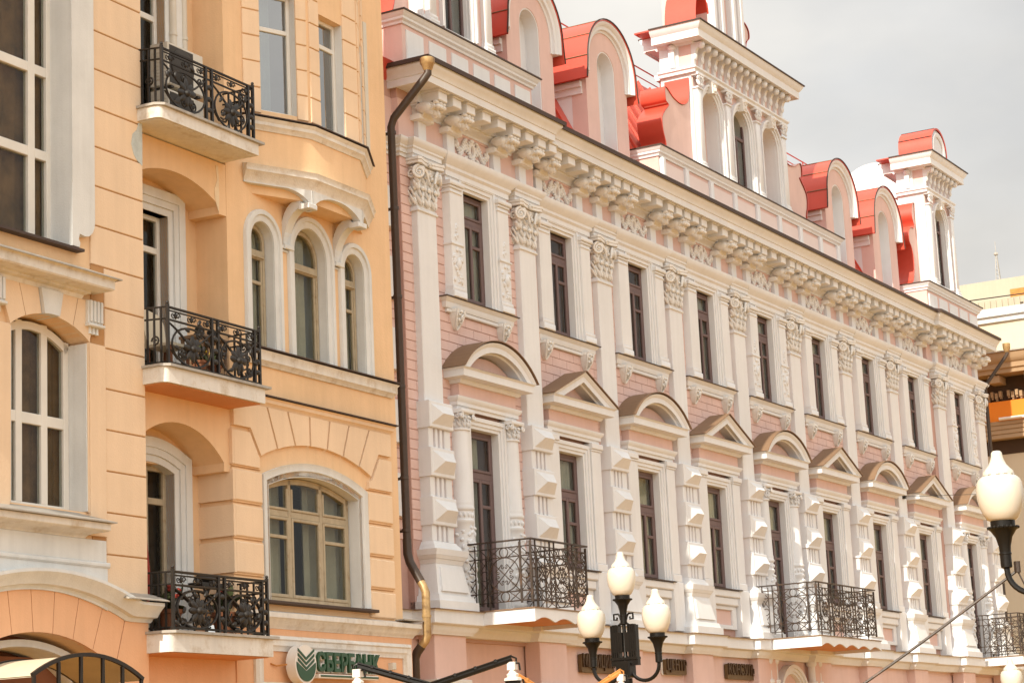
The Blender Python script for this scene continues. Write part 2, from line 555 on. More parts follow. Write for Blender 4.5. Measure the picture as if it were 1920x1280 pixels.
# bricks
CH = 0.168
def brick_rows(x0, x1, z0, z1, yface, skip, off=0.0, bl=0.56):
    out = []
    z = z0
    r = 0
    while z + CH*0.6 < z1:
        x = x0 - (bl/2 if r % 2 else 0) - off
        while x < x1:
            a, b = max(x, x0), min(x + bl, x1)
            iv = [(a, b)]
            for sx0, sx1, sz0, sz1 in skip:
                if sz0 < z + CH/2 < sz1:
                    nv = []
                    for p, q in iv:
                        if sx1 <= p or sx0 >= q:
                            nv.append((p, q))
                        else:
                            if sx0 > p:
                                nv.append((p, sx0))
                            if sx1 < q:
                                nv.append((sx1, q))
                    iv = nv
            for p, q in iv:
                if q - p > 0.06:
                    out.append((p, q, z, yface))
            x += bl
        z += CH
        r += 1
    return out
near, far = [], []
near += brick_rows(-4.85, XA - 0.004, 5.72, 12.3, WY, [])
for k in range(9):
    y = WY + yo(k)
    c = bc[k]
    sk = [(c - 1.02, c + 1.02, 9.98, 13), (c - 1.02, c + 1.02, 4, 8.3), (c - 1.0, c + 1.0, 8.3, 8.75)]
    x0 = XA if k == 0 else pc[k] + 0.2
    x1 = XD if k == 8 else pc[k + 1] - 0.2
    rows = brick_rows(x0, x1, 5.72, 12.3, y, sk, off=0.11*k)
    if k == 0:
        rows += []
    (near if k <= 1 else far).extend(rows)
_bm = {}
for (p, q, z, y) in near[:300]:
    w_ = round(q - p, 2)
    if w_ not in _bm:
        _bm[w_] = MB().box(0.005, w_ - 0.006, -0.014, 0.01, 0.006, CH - 0.006, 0.005).mesh('brick')
    o = add('brick', _bm[w_], 'pink_brick', wall, (p, y, z))
rest = MB()
for (p, q, z, y) in near[300:] + far:
    rest.box(p + 0.005, q - 0.006, y - 0.014, y + 0.01, z + 0.006, z + CH - 0.006)
add('brick_facing', rest, 'pink_brick', wall, kind='stuff')

# left edge stones of the recessed strip
qs = MB().xz([(-0.36, 0.03), (-0.33, 0), (0.30, 0), (0.33, 0.03), (0.33, 0.60), (0.28, 0.65), (-0.36, 0.65)], 0.0, 0.12)
qs.box(-0.37, 0.30, -0.02, 0.12, -0.06, -0.005)
qsm = qs.mesh('quoin_stone')
for z in (11.02, 9.80, 8.58, 7.36, 6.14):
    add('quoin_stone', qsm, 'white', PB, (-4.16, 0.16, z))

# ------------------------------------------------------------------ pilasters
def capital_mb(z0=11.42, H=0.84, hw=0.30, y=0.13):
    mb = MB()
    mb.rings([[(-hw*.94, y + .02, z0), (hw*.94, y + .02, z0), (hw*.94, .35, z0), (-hw*.94, .35, z0)],
              [(-hw*1.0, y, z0 + H*.55), (hw*1.0, y, z0 + H*.55), (hw*1.0, .35, z0 + H*.55), (-hw*1.0, .35, z0 + H*.55)],
              [(-hw*1.12, y - .04, z0 + H*.86), (hw*1.12, y - .04, z0 + H*.86), (hw*1.12, .35, z0 + H*.86), (-hw*1.12, .35, z0 + H*.86)]])
    for x in (-.21, 0.0, .21):
        leafblob(mb, (x, y + .02, z0 + .01), H*.40, .11, .085)
    for x in (-.31, -.105, .105, .31):
        leafblob(mb, (x, y + .03, z0 + H*.33), H*.34, .10, .10)
    for sx in (-1, 1):
        for yy in (y + .1, y + .02):
            leafblob(mb, (sx*hw*1.0, yy + .06, z0 + .01), H*.40, .09, .06, 0.12*sx)
        # corner volutes, turned outwards
        rot = Matrix.Rotation(sx*math.radians(38), 4, 'Z')
        vb = MB()
        sp = spiral(0, 0, .115, 1.9, -sx, PI/2, 30, .84)
        vb.tube([(x, -.012, z) for x, z in sp], [.030*(1 - .5*i/30) for i in range(31)], 6)
        vb.xz([(.085*math.cos(2*PI*i/14), .085*math.sin(2*PI*i/14)) for i in range(14)], 0.0, .07)
        vb.ell((0, -.02, 0), (.028, .03, .028), 7, 5)
        vb.tube([(0, .03, .10), (-sx*.10, .05, .09), (-sx*.18, .08, .0), (-sx*.22, .11, -.14)], [.035, .032, .028, .02], 6)
        vb.xform(Matrix.Translation((sx*.335, y - .075, z0 + H*.70)) @ rot)
        mb.add(vb.v, vb.f)
        # side volute
        vb = MB()
        sp = spiral(0, 0, .10, 1.7, 1, PI/2, 24, .84)
        vb.tube([(x, -.01, z) for x, z in sp], .022, 5)
        vb.xform(Matrix.Translation((sx*.37, y + .06, z0 + H*.70)) @ Matrix.Rotation(-sx*PI/2, 4, 'Z'))
        mb.add(vb.v, vb.f)
    for sx in (-1, 1):          # inner helices
        sp = spiral(sx*.075, z0 + H*.74, .055, 1.4, sx, PI/2, 18, .8)
        mb.tube([(x, y - .06, z) for x, z in sp], .015, 5)
    # concave abacus
    ab = [(-.42, y - .12), (-.36, y - .15)] + [(x, y - .15 + .07*(1 - (x/.33)**2)) for x in (-.26, -.15, 0, .15, .26)] + [(.36, y - .15), (.42, y - .12), (.42, .36), (-.42, .36)]
    mb.xy(ab, z0 + H*.88, z0 + H*.94)
    mb.xy([(x*1.04, yy - .012 if yy < .3 else yy) for x, yy in ab], z0 + H*.945, z0 + H)
    for i in range(6):
        a = 2*PI*i/6
        mb.ell((.04*math.cos(a), y - .11, z0 + H*.92 + .04*math.sin(a)), (.028, .03, .028), 6, 4)
    mb.ell((0, y - .14, z0 + H*.92), (.025, .025, .025), 6, 4)
    return mb
CAP = capital_mb().mesh('capital', 50)
SHAFT = MB().box(-.30, .30, .13, .36, 7.9, 11.36, .012)
SHAFT.box(-.335, .335, .10, .36, 11.345, 11.385, .012).box(-.315, .315, .12, .36, 11.386, 11.425, .008)
SHAFT = SHAFT.mesh('pilaster')
def block_mb(z0, z1):
    mb = MB().box(-.375, .375, 0.0, .36, z0, z1, .012)
    zc = (z0 + z1)/2
    b0, b1, t = z0 + .055, z1 - .055, .15
    # hipped diamond boss
    vs_ = [(-.33, .002, b0), (.33, .002, b0), (.33, .002, b1), (-.33, .002, b1), (-.17, -t, zc), (.17, -t, zc)]
    mb.add(vs_, [(0, 1, 5, 4), (1, 2, 5), (2, 3, 4, 5), (3, 0, 4)])
    return mb
BLK = [block_mb(7.60, 8.05).mesh('boss_block'), block_mb(6.78, 7.265).mesh('boss_block'), block_mb(5.97, 6.44).mesh('boss_block')]
def flute_mb(z0, z1):
    mb = MB()
    for x0, x1 in ((-.345, -.20), (-.13, -.055), (.015, .09), (.16, .345)):
        mb.box(x0, x1, .055, .36, z0, z1, .01)
    return mb
FLU = [flute_mb(7.262, 7.603).mesh('fluted_panel'), flute_mb(6.437, 6.783).mesh('fluted_panel'), flute_mb(5.70, 5.973).mesh('fluted_panel')]
FLB = MB().box(-.33, .33, .105, .36, 5.70, 7.61).mesh('flute_back')
def pedestal_mb():
    mb = MB()
    # cap mouldings, battered die, base
    pr = [(-.36, .36), (-.36, .02)]
    def slab(h0, h1, hw0, hw1, ya, yb):
        mb.rings([[(-hw0, ya, h0), (hw0, ya, h0), (hw0, .36, h0), (-hw0, .36, h0)], [(-hw1, yb, h1), (hw1, yb, h1), (hw1, .36, h1), (-hw1, .36, h1)]])
    slab(5.64, 5.70, .40, .36, .00, .04)
    slab(5.56, 5.638, .44, .41, -.04, -.01)
    slab(5.46, 5.558, .50, .52, -.10, -.12)
    slab(5.40, 5.458, .46, .50, -.07, -.10)
    slab(5.32, 5.398, .42, .45, -.03, -.06)
    slab(4.80, 5.318, .52, .42, -.12, -.03)
    # raised face on the die
    vs_ = [(-.42, -.150, 4.86), (.42, -.150, 4.86), (.33, -.062, 5.26), (-.33, -.062, 5.26), (-.42, -.09, 4.86), (.42, -.09, 4.86), (.33, -.01, 5.26), (-.33, -.01, 5.26)]
    mb.add(vs_, [(0, 1, 2, 3), (0, 4, 5, 1), (1, 5, 6, 2), (2, 6, 7, 3), (3, 7, 4, 0)])
    slab(4.70, 4.798, .58, .55, -.18, -.15)
    slab(4.56, 4.698, .62, .62, -.21, -.21)
    return mb
PED = pedestal_mb().mesh('pedestal')
for k in range(10):
    p = add('pilaster', SHAFT, 'white', PB, (pc[k], yop(k), 0))
    add('capital', CAP, 'white_carved', p)
    for m_ in BLK:
        add('boss_block', m_, 'white', p)
    for m_ in FLU:
        add('fluted_panel', m_, 'white', p)
    add('flute_back', FLB, 'pink', p)
    add('pedestal', PED, 'white', p)

# ------------------------------------------------------------------ upper windows
UW_FRAME = MB()
bars(UW_FRAME, [(-.44, -.37, 10.02, 12.05), (.37, .44, 10.02, 12.05), (-.37, .37, 11.98, 12.05), (-.37, .37, 10.02, 10.10), (-.37, .37, 11.52, 11.62)], .315, .385)
bars(UW_FRAME, [(-.035, .035, 10.10, 11.52), (-.37, -.30, 10.10, 11.52), (.30, .37, 10.10, 11.52), (-.30, -.035, 11.45, 11.52), (.035, .30, 11.45, 11.52), (-.30, -.035, 10.10, 10.16), (.035, .30, 10.10, 10.16), (.035, .30, 11.10, 11.16),
                (-.37, -.32, 11.62, 11.98), (.32, .37, 11.62, 11.98), (-.32, .32, 11.93, 11.98), (-.32, .32, 11.62, 11.67)], .30, .355)
UW_FRAME = UW_FRAME.mesh('window')
UW_ARC = MB()
prof = [(0, .17), (0, .34), (-.19, .34), (-.19, .13), (-.15, .11), (-.11, .11), (-.11, .14), (-.05, .14), (-.05, .17)]
UW_ARC.sweep_xz([(.43, 10.02), (.43, 12.05), (-.43, 12.05), (-.43, 10.02)], [(-o, y) for o, y in [(0.0, .18), (0, .44), (-.0, .44), (.001, .44)]][:0] + [(0, .18), (-.06, .18), (-.06, .155), (-.13, .155), (-.13, .13), (-.20, .13), (-.20, .44), (0, .44)])
UW_ARC = UW_ARC.mesh('architrave')
def uwp(carved):
    mb = MB()
    a, b = -.193, .193
    mb.box(a, b, .10, .36, 10.22, 11.98, .01)
    mb.box(a - .03, b + .03, .06, .36, 10.02, 10.14, .012).box(a - .015, b + .015, .08, .36, 10.142, 10.22, .01)
    mb.box(a - .02, b + .02, .08, .36, 11.90, 11.93, .008)
    mb.box(a - .02, b + .02, .075, .36, 11.982, 12.03, .01).box(a - .05, b + .05, .04, .36, 12.032, 12.11, .012)
    if carved:
        c = 0.0
        mb.box(a - .02, b + .02, .075, .36, 10.96, 11.0, .008)
        rr = random.Random(3)
        for i in range(30):
            z = 10.30 + .60*rr.random()
            x = c + (rr.random() - .5)*.26
            mb.ell((x, .10, z), (.03 + .02*rr.random(), .035, .035 + .04*rr.random()), 6, 4, Matrix.Rotation(rr.random()*3, 3, 'Y'))
        mb.ell((c, .09, 10.62), (.07, .06, .11), 8, 6)
        for i in range(14):
            z = 11.04 + .32*rr.random()
            t = (z - 11.04)/.32
            mb.ell((c + (rr.random() - .5)*.20*(1 - t), .10, z), (.028, .03, .035), 6, 4)
    return mb.mesh('window_pilaster', 45)
UWP = {True: uwp(True), False: uwp(False)}
sp_ = [(.36, 9.83), (.20, 9.83), (.16, 9.86), (.15, 9.92), (.10, 9.97), (.09, 10.0), (.36, 10.0)]
SILL = MB()
SILL.sweep_xy([(-1.10, .36), (-1.10, .25), (1.10, .25), (1.10, .36)], [(0, 9.83), (.06, 9.83), (.08, 9.88), (.08, 9.93), (.12, 9.965), (.14, 10.0), (0, 10.0)])
SILL.box(-1.09, 1.09, .20, .36, 9.76, 9.828, .01)
SILL = SILL.mesh('sill')
SFL = MB().box(-1.27, 1.27, .085, .36, 10.0, 10.018).mesh('sill_flashing')
def bracket_mb():
    mb = MB()
    out = [(-.13, 9.83), (-.145, 9.74), (-.12, 9.66), (-.075, 9.56), (-.03, 9.49), (0, 9.475), (.03, 9.49), (.075, 9.56), (.12, 9.66), (.145, 9.74), (.13, 9.83)]
    ys = [.10 + .12*((9.83 - z)/.36)**1.5 for x, z in out]
    n = len(out)
    mb.add([(x, y, z) for (x, z), y in zip(out, ys)] + [(x*.9, .30, z) for x, z in out], [tuple(range(n))] + [(i, i + n, (i + 1) % n + n, (i + 1) % n) for i in range(n)])
    mb.tube([(x*.86, y - .015, z) for (x, z), y in zip(out, ys)], .018, 5)
    rr = random.Random(5)
    for s_ in (-1, 1):
        mb.ell((s_*.055, .095, 9.72), (.035, .03, .022), 6, 4)
        mb.ell((s_*.05, .11, 9.63), (.022, .025, .04), 6, 4, Matrix.Rotation(s_*.5, 3, 'Y'))
        sp = spiral(s_*.11, 9.77, .035, 1.2, s_, PI/2, 12)
        mb.tube([(x, .09, z) for x, z in sp], .012, 5)
    mb.ell((0, .085, 9.67), (.02, .035, .05), 6, 5)
    mb.ell((0, .12, 9.58), (.028, .03, .018), 6, 4)
    mb.ell((0, .09, 9.78), (.04, .03, .03), 6, 4)
    mb.box(-.15, .15, .12, .34, 9.77, 9.83, .01)
    return mb
BRA = bracket_mb().mesh('bracket', 50)
UINT = interior_mesh(-.5, 1.3, 10.0, 12.07, .46, 1.2).mesh('interior')
for k in range(9):
    y = yo(k)
    w = add('window', UW_FRAME, 'frame_brown', PB, (bc[k], y, 0))
    add('architrave', UW_ARC, 'white', w)
    for s_ in (-1, 1):
        add('window_pilaster', UWP[k in DOORS], 'white', w, (s_*.838, 0, 0))
    add('sill', SILL, 'white', w)
    add('sill_flashing', SFL, 'brown_metal', w)
    for s_ in (-1, 1):
        add('bracket', BRA, 'white_carved', w, (s_*.81, 0, 0))
    pane(w, -.32, .32, 11.67, 11.93, .33)
    pane(w, -.30, -.035, 10.16, 11.45, .33)
    pane(w, .035, .30, 10.16, 11.10, .33)
    pane(w, .035, .30, 11.16, 11.45, .33)
    add('interior', UINT, 'interior', w)
    if k != 2 and k != 1:
        add('curtain', curtain_mesh(-.43, .43, 10.03, 12.04, .415, .018), 'curtain', w)
    else:
        add('curtain', curtain_mesh(-.43, -.02, 10.03, 12.04, .42, .018), 'curtain', w)

# ------------------------------------------------------------------ lower windows and balcony doors
def column_mb():
    mb = MB()
    pr = [(.17, 4.60), (.17, 4.72), (.20, 4.74), (.21, 4.80), (.19, 4.84), (.205, 4.88), (.20, 5.4), (.205, 5.9), (.195, 6.08), (.215, 6.10), (.215, 6.14), (.19, 6.16), (.19, 6.30), (.215, 6.32), (.22, 6.36), (.20, 6.39), (.205, 6.42), (.20, 6.46), (.195, 6.48), (.175, 7.60), (.172, 7.68), (.20, 7.69), (.20, 7.72), (.17, 7.73), (.165, 7.95), (.20, 7.98)]
    mb.lathe(pr, 0, .22, 18)
    mb.box(-.225, .225, .0, .45, 7.98, 8.05, .01)
    rr = random.Random(11)
    for i in range(70):
        z = 4.95 + 1.08*rr.random()
        a = -PI/2 + (rr.random() - .5)*PI*1.05
        mb.ell((.20*math.cos(a), .22 + .20*math.sin(a), z), (.035, .035, .03 + .05*rr.random()), 6, 4, Matrix.Rotation(rr.random()*3, 3, 'Y'))
    for i in range(9):
        a = -PI + PI*i/8
        mb.ell((.192*math.cos(a), .22 + .192*math.sin(a), 6.23), (.025, .025, .045), 6, 4)
    for i in range(7):
        a = -PI + PI*i/6
        leafblob(mb, (.165*math.cos(a), .22 + .165*math.sin(a), 7.73), .20, .055, .05)
    for s_ in (-1, 1):
        sp = spiral(s_*.20, 7.93, .055, 1.5, s_, PI/2, 16)
        mb.tube([(x, .02, z) for x, z in sp], .018, 5)
        sp = spiral(0, 7.93, .05, 1.5, 1, PI/2, 14)
        mb.tube([(s_*.215, .10 + x, z) for x, z in sp], .016, 5)
    return mb
COLM = column_mb().mesh('column', 50)
def lwp_mb():
    mb = MB()
    mb.box(-.185, .185, .12, .36, 5.75, 7.90, .01)
    mb.box(-.205, .205, .10, .36, 5.60, 5.748, .012)
    mb.box(-.205, .205, .10, .36, 7.90, 7.94, .01).box(-.225, .225, .075, .36, 7.942, 8.05, .012)
    mb.box(-.23, .23, .09, .36, 4.60, 5.598, .012)
    return mb
LWPM = lwp_mb().mesh('window_pilaster')
def low_frame(z0):
    mb = MB()
    bars(mb, [(-.47, -.39, z0, 7.79), (.39, .47, z0, 7.79), (-.39, .39, 7.71, 7.79), (-.39, .39, z0, z0 + .08), (-.39, .39, 6.95, 7.07)], .34, .41)
    bars(mb, [(-.04, .04, z0 + .08, 6.95), (-.39, -.32, z0 + .08, 6.95), (.32, .39, z0 + .08, 6.95), (-.32, -.04, 6.89, 6.95), (.04, .32, 6.89, 6.95), (-.32, -.04, z0 + .08, z0 + .15), (.04, .32, z0 + .08, z0 + .15), (.04, .32, 6.45, 6.51),
              (-.39, -.34, 7.07, 7.71), (.34, .39, 7.07, 7.71), (-.34, .34, 7.66, 7.71), (-.34, .34, 7.07, 7.12)], .325, .38)
    return mb.mesh('window')
def low_arc(z0):
    mb = MB()
    mb.sweep_xz([(.47, z0), (.47, 7.79), (-.47, 7.79), (-.47, z0)], [(0, .20), (-.06, .20), (-.06, .175), (-.13, .175), (-.13, .15), (-.20, .15), (-.20, .46), (0, .46)])
    return mb.mesh('architrave')
LF = {True: low_frame(4.58), False: low_frame(5.58)}
LA = {True: low_arc(4.58), False: low_arc(5.58)}
LINT = MB()
LINT.sweep_xy([(-1.0, .36), (-1.0, .16), (1.0, .16), (1.0, .36)], [(0, 8.052), (.03, 8.052), (.03, 8.12), (.06, 8.12), (.06, 8.18), (.09, 8.21), (.11, 8.25), (.11, 8.275), (0, 8.275)])
LINT = LINT.mesh('lintel')
PANEL = MB().box(-.98, .98, .10, .36, 8.276, 8.52, .004).mesh('pink_panel')
LSILL = MB()
LSILL.box(-.68, .68, .10, .36, 5.42, 5.575, .02).box(-.64, .64, .14, .36, 5.25, 5.418, .02)
LSILL.box(-.62, -.42, .20, .36, 4.75, 5.249, .01).box(.42, .62, .20, .36, 4.75, 5.249, .01).box(-.42, .42, .20, .36, 5.16, 5.249, .01).box(-.42, .42, .20, .36, 4.75, 4.84, .01)
LSILL = LSILL.mesh('sill')
LSFL = MB().box(-.74, .74, .06, .36, 5.578, 5.596).mesh('sill_flashing')
LPP = MB().box(-.419, .419, .25, .36, 4.841, 5.159).mesh('pink_panel')
LI = {True: interior_mesh(-.5, 1.3, 4.55, 7.8, .47, 1.4).mesh('interior'), False: interior_mesh(-.5, 1.3, 5.55, 7.8, .47, 1.4).mesh('interior')}
for k in range(9):
    d = k in DOORS
    y = yo(k)
    w = add('window', LF[d], 'frame_brown', PB, (bc[k], y, 0))
    add('architrave', LA[d], 'white', w)
    for s_ in (-1, 1):
        if d:
            add('column', COLM, 'white', w, (s_*.86, 0, 0))
        else:
            add('window_pilaster', LWPM, 'white', w, (s_*.875, 0, 0))
    add('lintel', LINT, 'white', w)
    add('pink_panel', PANEL, 'pink', w)
    z0 = 4.58 if d else 5.58
    pane(w, -.34, .34, 7.12, 7.66, .355)
    pane(w, -.32, -.04, z0 + .15, 6.89, .355)
    pane(w, .04, .32, z0 + .15, 6.45, .355)
    pane(w, .04, .32, 6.51, 6.89, .355)
    add('interior', LI[d], 'interior', w)
    add('curtain', curtain_mesh(-.45, .16 if k == 0 else .45, z0, 7.78, .44, .018), 'curtain', w)
    if not d:
        add('sill', LSILL, 'white', w)
        add('sill_flashing', LSFL, 'brown_metal', w)
        add('pink_panel', LPP, 'pink', w)

# ------------------------------------------------------------------ pediments
def pediment(seg_):
    band = MB()
    bp = [(0, 8.50), (.10, 8.50), (.13, 8.54), (.13, 8.56), (.30, 8.58), (.30, 8.70), (.34, 8.73), (0, 8.73)]
    band.sweep_xy([(-.92, .36), (-.92, .15), (.92, .15), (.92, .36)], bp)
    if seg_:
        outer = seg(0, 1.25, 8.735, .56, 22)
    else:
        outer = [(-1.27, 8.735), (0, 9.29), (1.27, 8.735)]
    # raking mouldings: nested outlines with level feet, profile measured inward from the outline
    def line(o):
        if seg_:
            R0 = (1.25**2 + .56**2)/(2*.56)
            zc = 8.735 + .56 - R0
            r = R0 - o
            hw = math.sqrt(r*r - (8.735 - zc)**2)
            a = math.asin(hw/r)
            return [(r*math.sin(-a + 2*a*i/22), zc + r*math.cos(-a + 2*a*i/22)) for i in range(23)]
        th = math.atan2(.555, 1.27)
        hw, za = 1.27 - o/math.sin(th), 9.29 - o/math.cos(th)
        return [(-hw, 8.735), (0, za), (hw, 8.735)]
    rp_ = [(0, -.20), (.04, -.18), (.07, -.15), (.17, -.15), (.17, -.08), (.20, -.06), (.20, .30), (0, .30)]
    L_ = [[(x, y, z) for x, z in line(o)] for o, y in rp_]
    band.rings([[l[i] for l in L_] for i in range(len(L_[0]))])
    tym = MB()
    if seg_:
        inn = seg(0, 1.0, 8.72, .34, 18)
    else:
        inn = [(-1.0, 8.72), (0, 9.07), (1.0, 8.72)]
    tym.xz(inn, .13, .30)
    # roof sheet over the outline, with a small drip edge
    roof = MB()
    if seg_:
        o1, o2 = seg(0, 1.28, 8.735, .585, 24), seg(0, 1.295, 8.735, .600, 24)
    else:
        o1, o2 = [(-1.30, 8.735), (0, 9.305), (1.30, 8.735)], [(-1.315, 8.742), (0, 9.321), (1.315, 8.742)]
    n = len(o1)
    for i in range(n - 1):
        roof.xz([o1[i], o1[i + 1], o2[i + 1], o2[i]], -.235, .30)
    fl = MB().box(-.70 if seg_ else -.62, .70 if seg_ else .62, -.17, .14, 8.731, 8.742)
    return band.mesh('pediment'), tym.mesh('tympanum'), roof.mesh('roof_sheet'), fl.mesh('flashing')
PD = {True: pediment(True), False: pediment(False)}
for k in range(9):
    b_, t_, r_, f_ = PD[k % 2 == 0]
    p = add('pediment', b_, 'white', PB, (bc[k], yo(k), 0))
    add('tympanum', t_, 'pink', p)
    add('roof_sheet', r_, 'sheet_brown', p)
    add('flashing', f_, 'brown_metal', p)

# ------------------------------------------------------------------ string entablature at capital level
def epath():
    P = [(-4.9, WY)]
    def pil(k, yb):
        P.extend([(pc[k] - .40, yb), (pc[k] - .40, yb - .12), (pc[k] + .40, yb - .12), (pc[k] + .40, yb)])
    P.append((XA, WY))
    P.append((XA, WY - .12))
    pil(0, WY - .12)
    pil(1, WY - .12)
    P.pop()
    P.append((pc[1] + .40, WY - .02))
    for k in range(2, 8):
        pil(k, WY - .02)
    P.append((pc[8] - .40, WY - .02))
    P.append((pc[8] - .40, WY - .24))
    P.extend([(pc[8] + .40, WY - .24), (pc[8] + .40, WY - .12)])
    P.extend([(pc[9] - .40, WY - .12), (pc[9] - .40, WY - .24), (pc[9] + .40, WY - .24), (pc[9] + .40, WY + .2)])
    return P
ent = MB().sweep_xy(epath(), [(-.05, 12.265), (.04, 12.265), (.04, 12.33), (.07, 12.33), (.07, 12.40), (.10, 12.42), (.10, 12.45), (.14, 12.49), (.17, 12.53), (.17, 12.575), (-.05, 12.60)])
entab = add('entablature', ent, 'white', PB)
WE = MB()
WE.sweep_xy([(-1.02, .36), (-1.02, .20), (1.02, .20), (1.02, .36)], [(0, 12.112), (.05, 12.112), (.05, 12.20), (.08, 12.20), (.08, 12.29), (.12, 12.33), (.12, 12.38), (.20, 12.46), (.235, 12.52), (.235, 12.575), (0, 12.605)])
WE = WE.mesh('window_entablature')
for k in range(9):
    add('window_entablature', WE, 'white', entab, (bc[k], yo(k), 0))

# ------------------------------------------------------------------ frieze, cornice
fr = MB()
fr.box(-4.9, XA - .005, .25, .5, 12.6, 13.3)
fr.box(XA - .004, XB, .13, .5, 12.6, 13.3)
fr.box(XB + .001, XC - .006, .25, .5, 12.6, 13.3)
fr.box(XC - .004, XD + .003, .13, .5, 12.6, 13.3)
frieze = add('frieze', fr, 'pink', PB)
CPATH = [(-3.16, 1.0), (-3.16, WY - .12), (.08, WY - .12), (.08, WY), (XC, WY), (XC, WY - .12), (XD, WY - .12)]
cprof = [(-.1, 13.14), (.05, 13.14), (.05, 13.18), (.10, 13.22), (.16, 13.25), (.16, 13.29), (.20, 13.28), (.20, 13.48), (.615, 13.48), (.615, 13.455), (.66, 13.455), (.66, 13.58), (.68, 13.59), (.69, 13.63), (.73, 13.68), (.77, 13.72), (.78, 13.745), (.78, 13.775), (-.1, 13.95)]
cornice = add('cornice', MB().sweep_xy(CPATH, cprof), 'white', PB)
add('gutter', MB().sweep_xy(CPATH, [(.66, 13.782), (.80, 13.778), (.815, 13.755), (.83, 13.76), (.835, 13.835), (.55, 13.95), (.35, 13.95)]), 'brown_metal', cornice)
MOD = MB().box(-.14, .14, -.29, .09, 13.28, 13.435, .012).box(-.17, .17, -.32, .09, 13.436, 13.479, .01).mesh('modillion')
for k in range(9):
    bw = pc[k + 1] - pc[k]
    c = bc[k]
    for x in (pc[k], (pc[k] + c - .81)/2, c - .81, c - .27, c + .27, c + .81, (pc[k + 1] + c + .81)/2):
        add('modillion', MOD, 'white', cornice, (x, -.12 if x < .9 or x > XC else 0, 0))
def console_mb():
    mb = MB()
    # scrolled body seen from the side (y,z), carried on a plain block
    body = [(.27, 13.34), (-.02, 13.34), (-.09, 13.29), (-.10, 13.22), (-.06, 13.16), (.02, 13.14), (.08, 13.10), (.10, 13.04), (.14, 13.02), (.27, 13.02)]
    mb.yz(body, -.15, .15)
    mb.box(-.215, .215, .10, .30, 12.985, 13.10, .015)
    for s_ in (-1, 1):
        mb.ell((s_*.155, .065, 13.225), (.075, .125, .115), 10, 7)
        sp = spiral(0, 0, .10, 1.5, 1, 0, 16)
        mb.tube([(s_*.20, .065 + a, 13.225 + b) for a, b in sp], .014, 5)
        leafblob(mb, (s_*.12, .03, 13.05), .20, .07, .09, s_*.10)
    leafblob(mb, (0, .02, 13.02), .26, .10, .13)
    for s_ in (-1, 0, 1):
        mb.ell((s_*.10, -.10, 13.31), (.055, .05, .045), 7, 5)
        mb.ell((s_*.085, -.115, 13.22), (.045, .05, .055), 7, 5)
    mb.ell((0, -.02, 13.07), (.045, .05, .06), 7, 5)
    return mb
CONM = console_mb()
CONM.v = [(x*1.12, .27 + (y - .27)*1.28, 12.985 + (z - 12.985)*.82) for x, y, z in CONM.v]
CON = CONM.mesh('console', 50)
STR = MB().box(-.125, .125, .155, .30, 12.58, 12.99, .01).mesh('frieze_strip')
for k in range(10):
    add('console', CON, 'white_carved', cornice, (pc[k], yop(k), 0))
    add('frieze_strip', STR, 'white', frieze, (pc[k], yop(k), 0))
    if k < 9:
        for s_ in (-1, 1):
            add('console', CON, 'white_carved', cornice, (bc[k] + s_*.81, yo(k), 0))
            add('frieze_strip', STR, 'white', frieze, (bc[k] + s_*.81, yo(k), 0))
def ornament_mb():
    mb = MB()
    n = 20
    mb.tube([(.085*math.cos(2*PI*i/n), .205, 12.89 + .125*math.sin(2*PI*i/n)) for i in range(n + 1)], .04, 6)
    for i in range(14):
        a = 2*PI*i/14
        mb.ell((.12*math.cos(a), .195, 12.89 + .16*math.sin(a)), (.022, .03, .05), 6, 4, Matrix.Rotation(PI/2 - a, 3, 'Y'))
    for s_ in (-1, 1):
        # leafy scroll running out to each side
        st = [(s_*(.12 + .40*t/12), .205, 12.87 + .085*math.sin(t/12*2*PI*1.15)) for t in range(13)]
        mb.tube(st, [.032 - .0012*t for t in range(13)], 6)
        for t in range(1, 13):
            x, y, z = st[t]
            for q in (-1, 1):
                L_ = .085 - .003*t
                an = q*(1.0 + .25*math.sin(t)) * s_
                mb.ell((x + s_*.02, .20, z + q*L_*.75), (.026, .035, L_*.62), 6, 5, Matrix.Rotation(an*.55, 3, 'Y'))
        mb.ell((s_*.53, .19, 12.90), (.05, .05, .06), 8, 6)
        for q in range(5):
            a = 2*PI*q/5
            mb.ell((s_*.53 + .055*math.cos(a), .20, 12.90 + .06*math.sin(a)), (.028, .03, .03), 6, 4)
        for z in (12.73, 13.05):
            mb.ell((s_*.20, .20, z), (.06, .035, .03), 7, 5, Matrix.Rotation(s_*.5, 3, 'Y'))
    mb.ell((0, .19, 13.06), (.06, .05, .045), 7, 5)
    mb.ell((0, .19, 12.72), (.05, .05, .05), 7, 5)
    return mb
ORN = ornament_mb().mesh('frieze_ornament', 50)
FRF = MB().sweep_xz([(.60, 12.67), (.60, 13.10), (-.60, 13.10), (-.60, 12.67), (.60, 12.67)], [(0, .225), (-.05, .225), (-.05, .27), (0, .27)]).mesh('frieze_frame')
for k in range(9):
    add('frieze_ornament', ORN, 'white_carved', frieze, (bc[k], yo(k) + .02, 0))
    add('frieze_frame', FRF, 'pink', frieze, (bc[k], yo(k) + .01, 0))

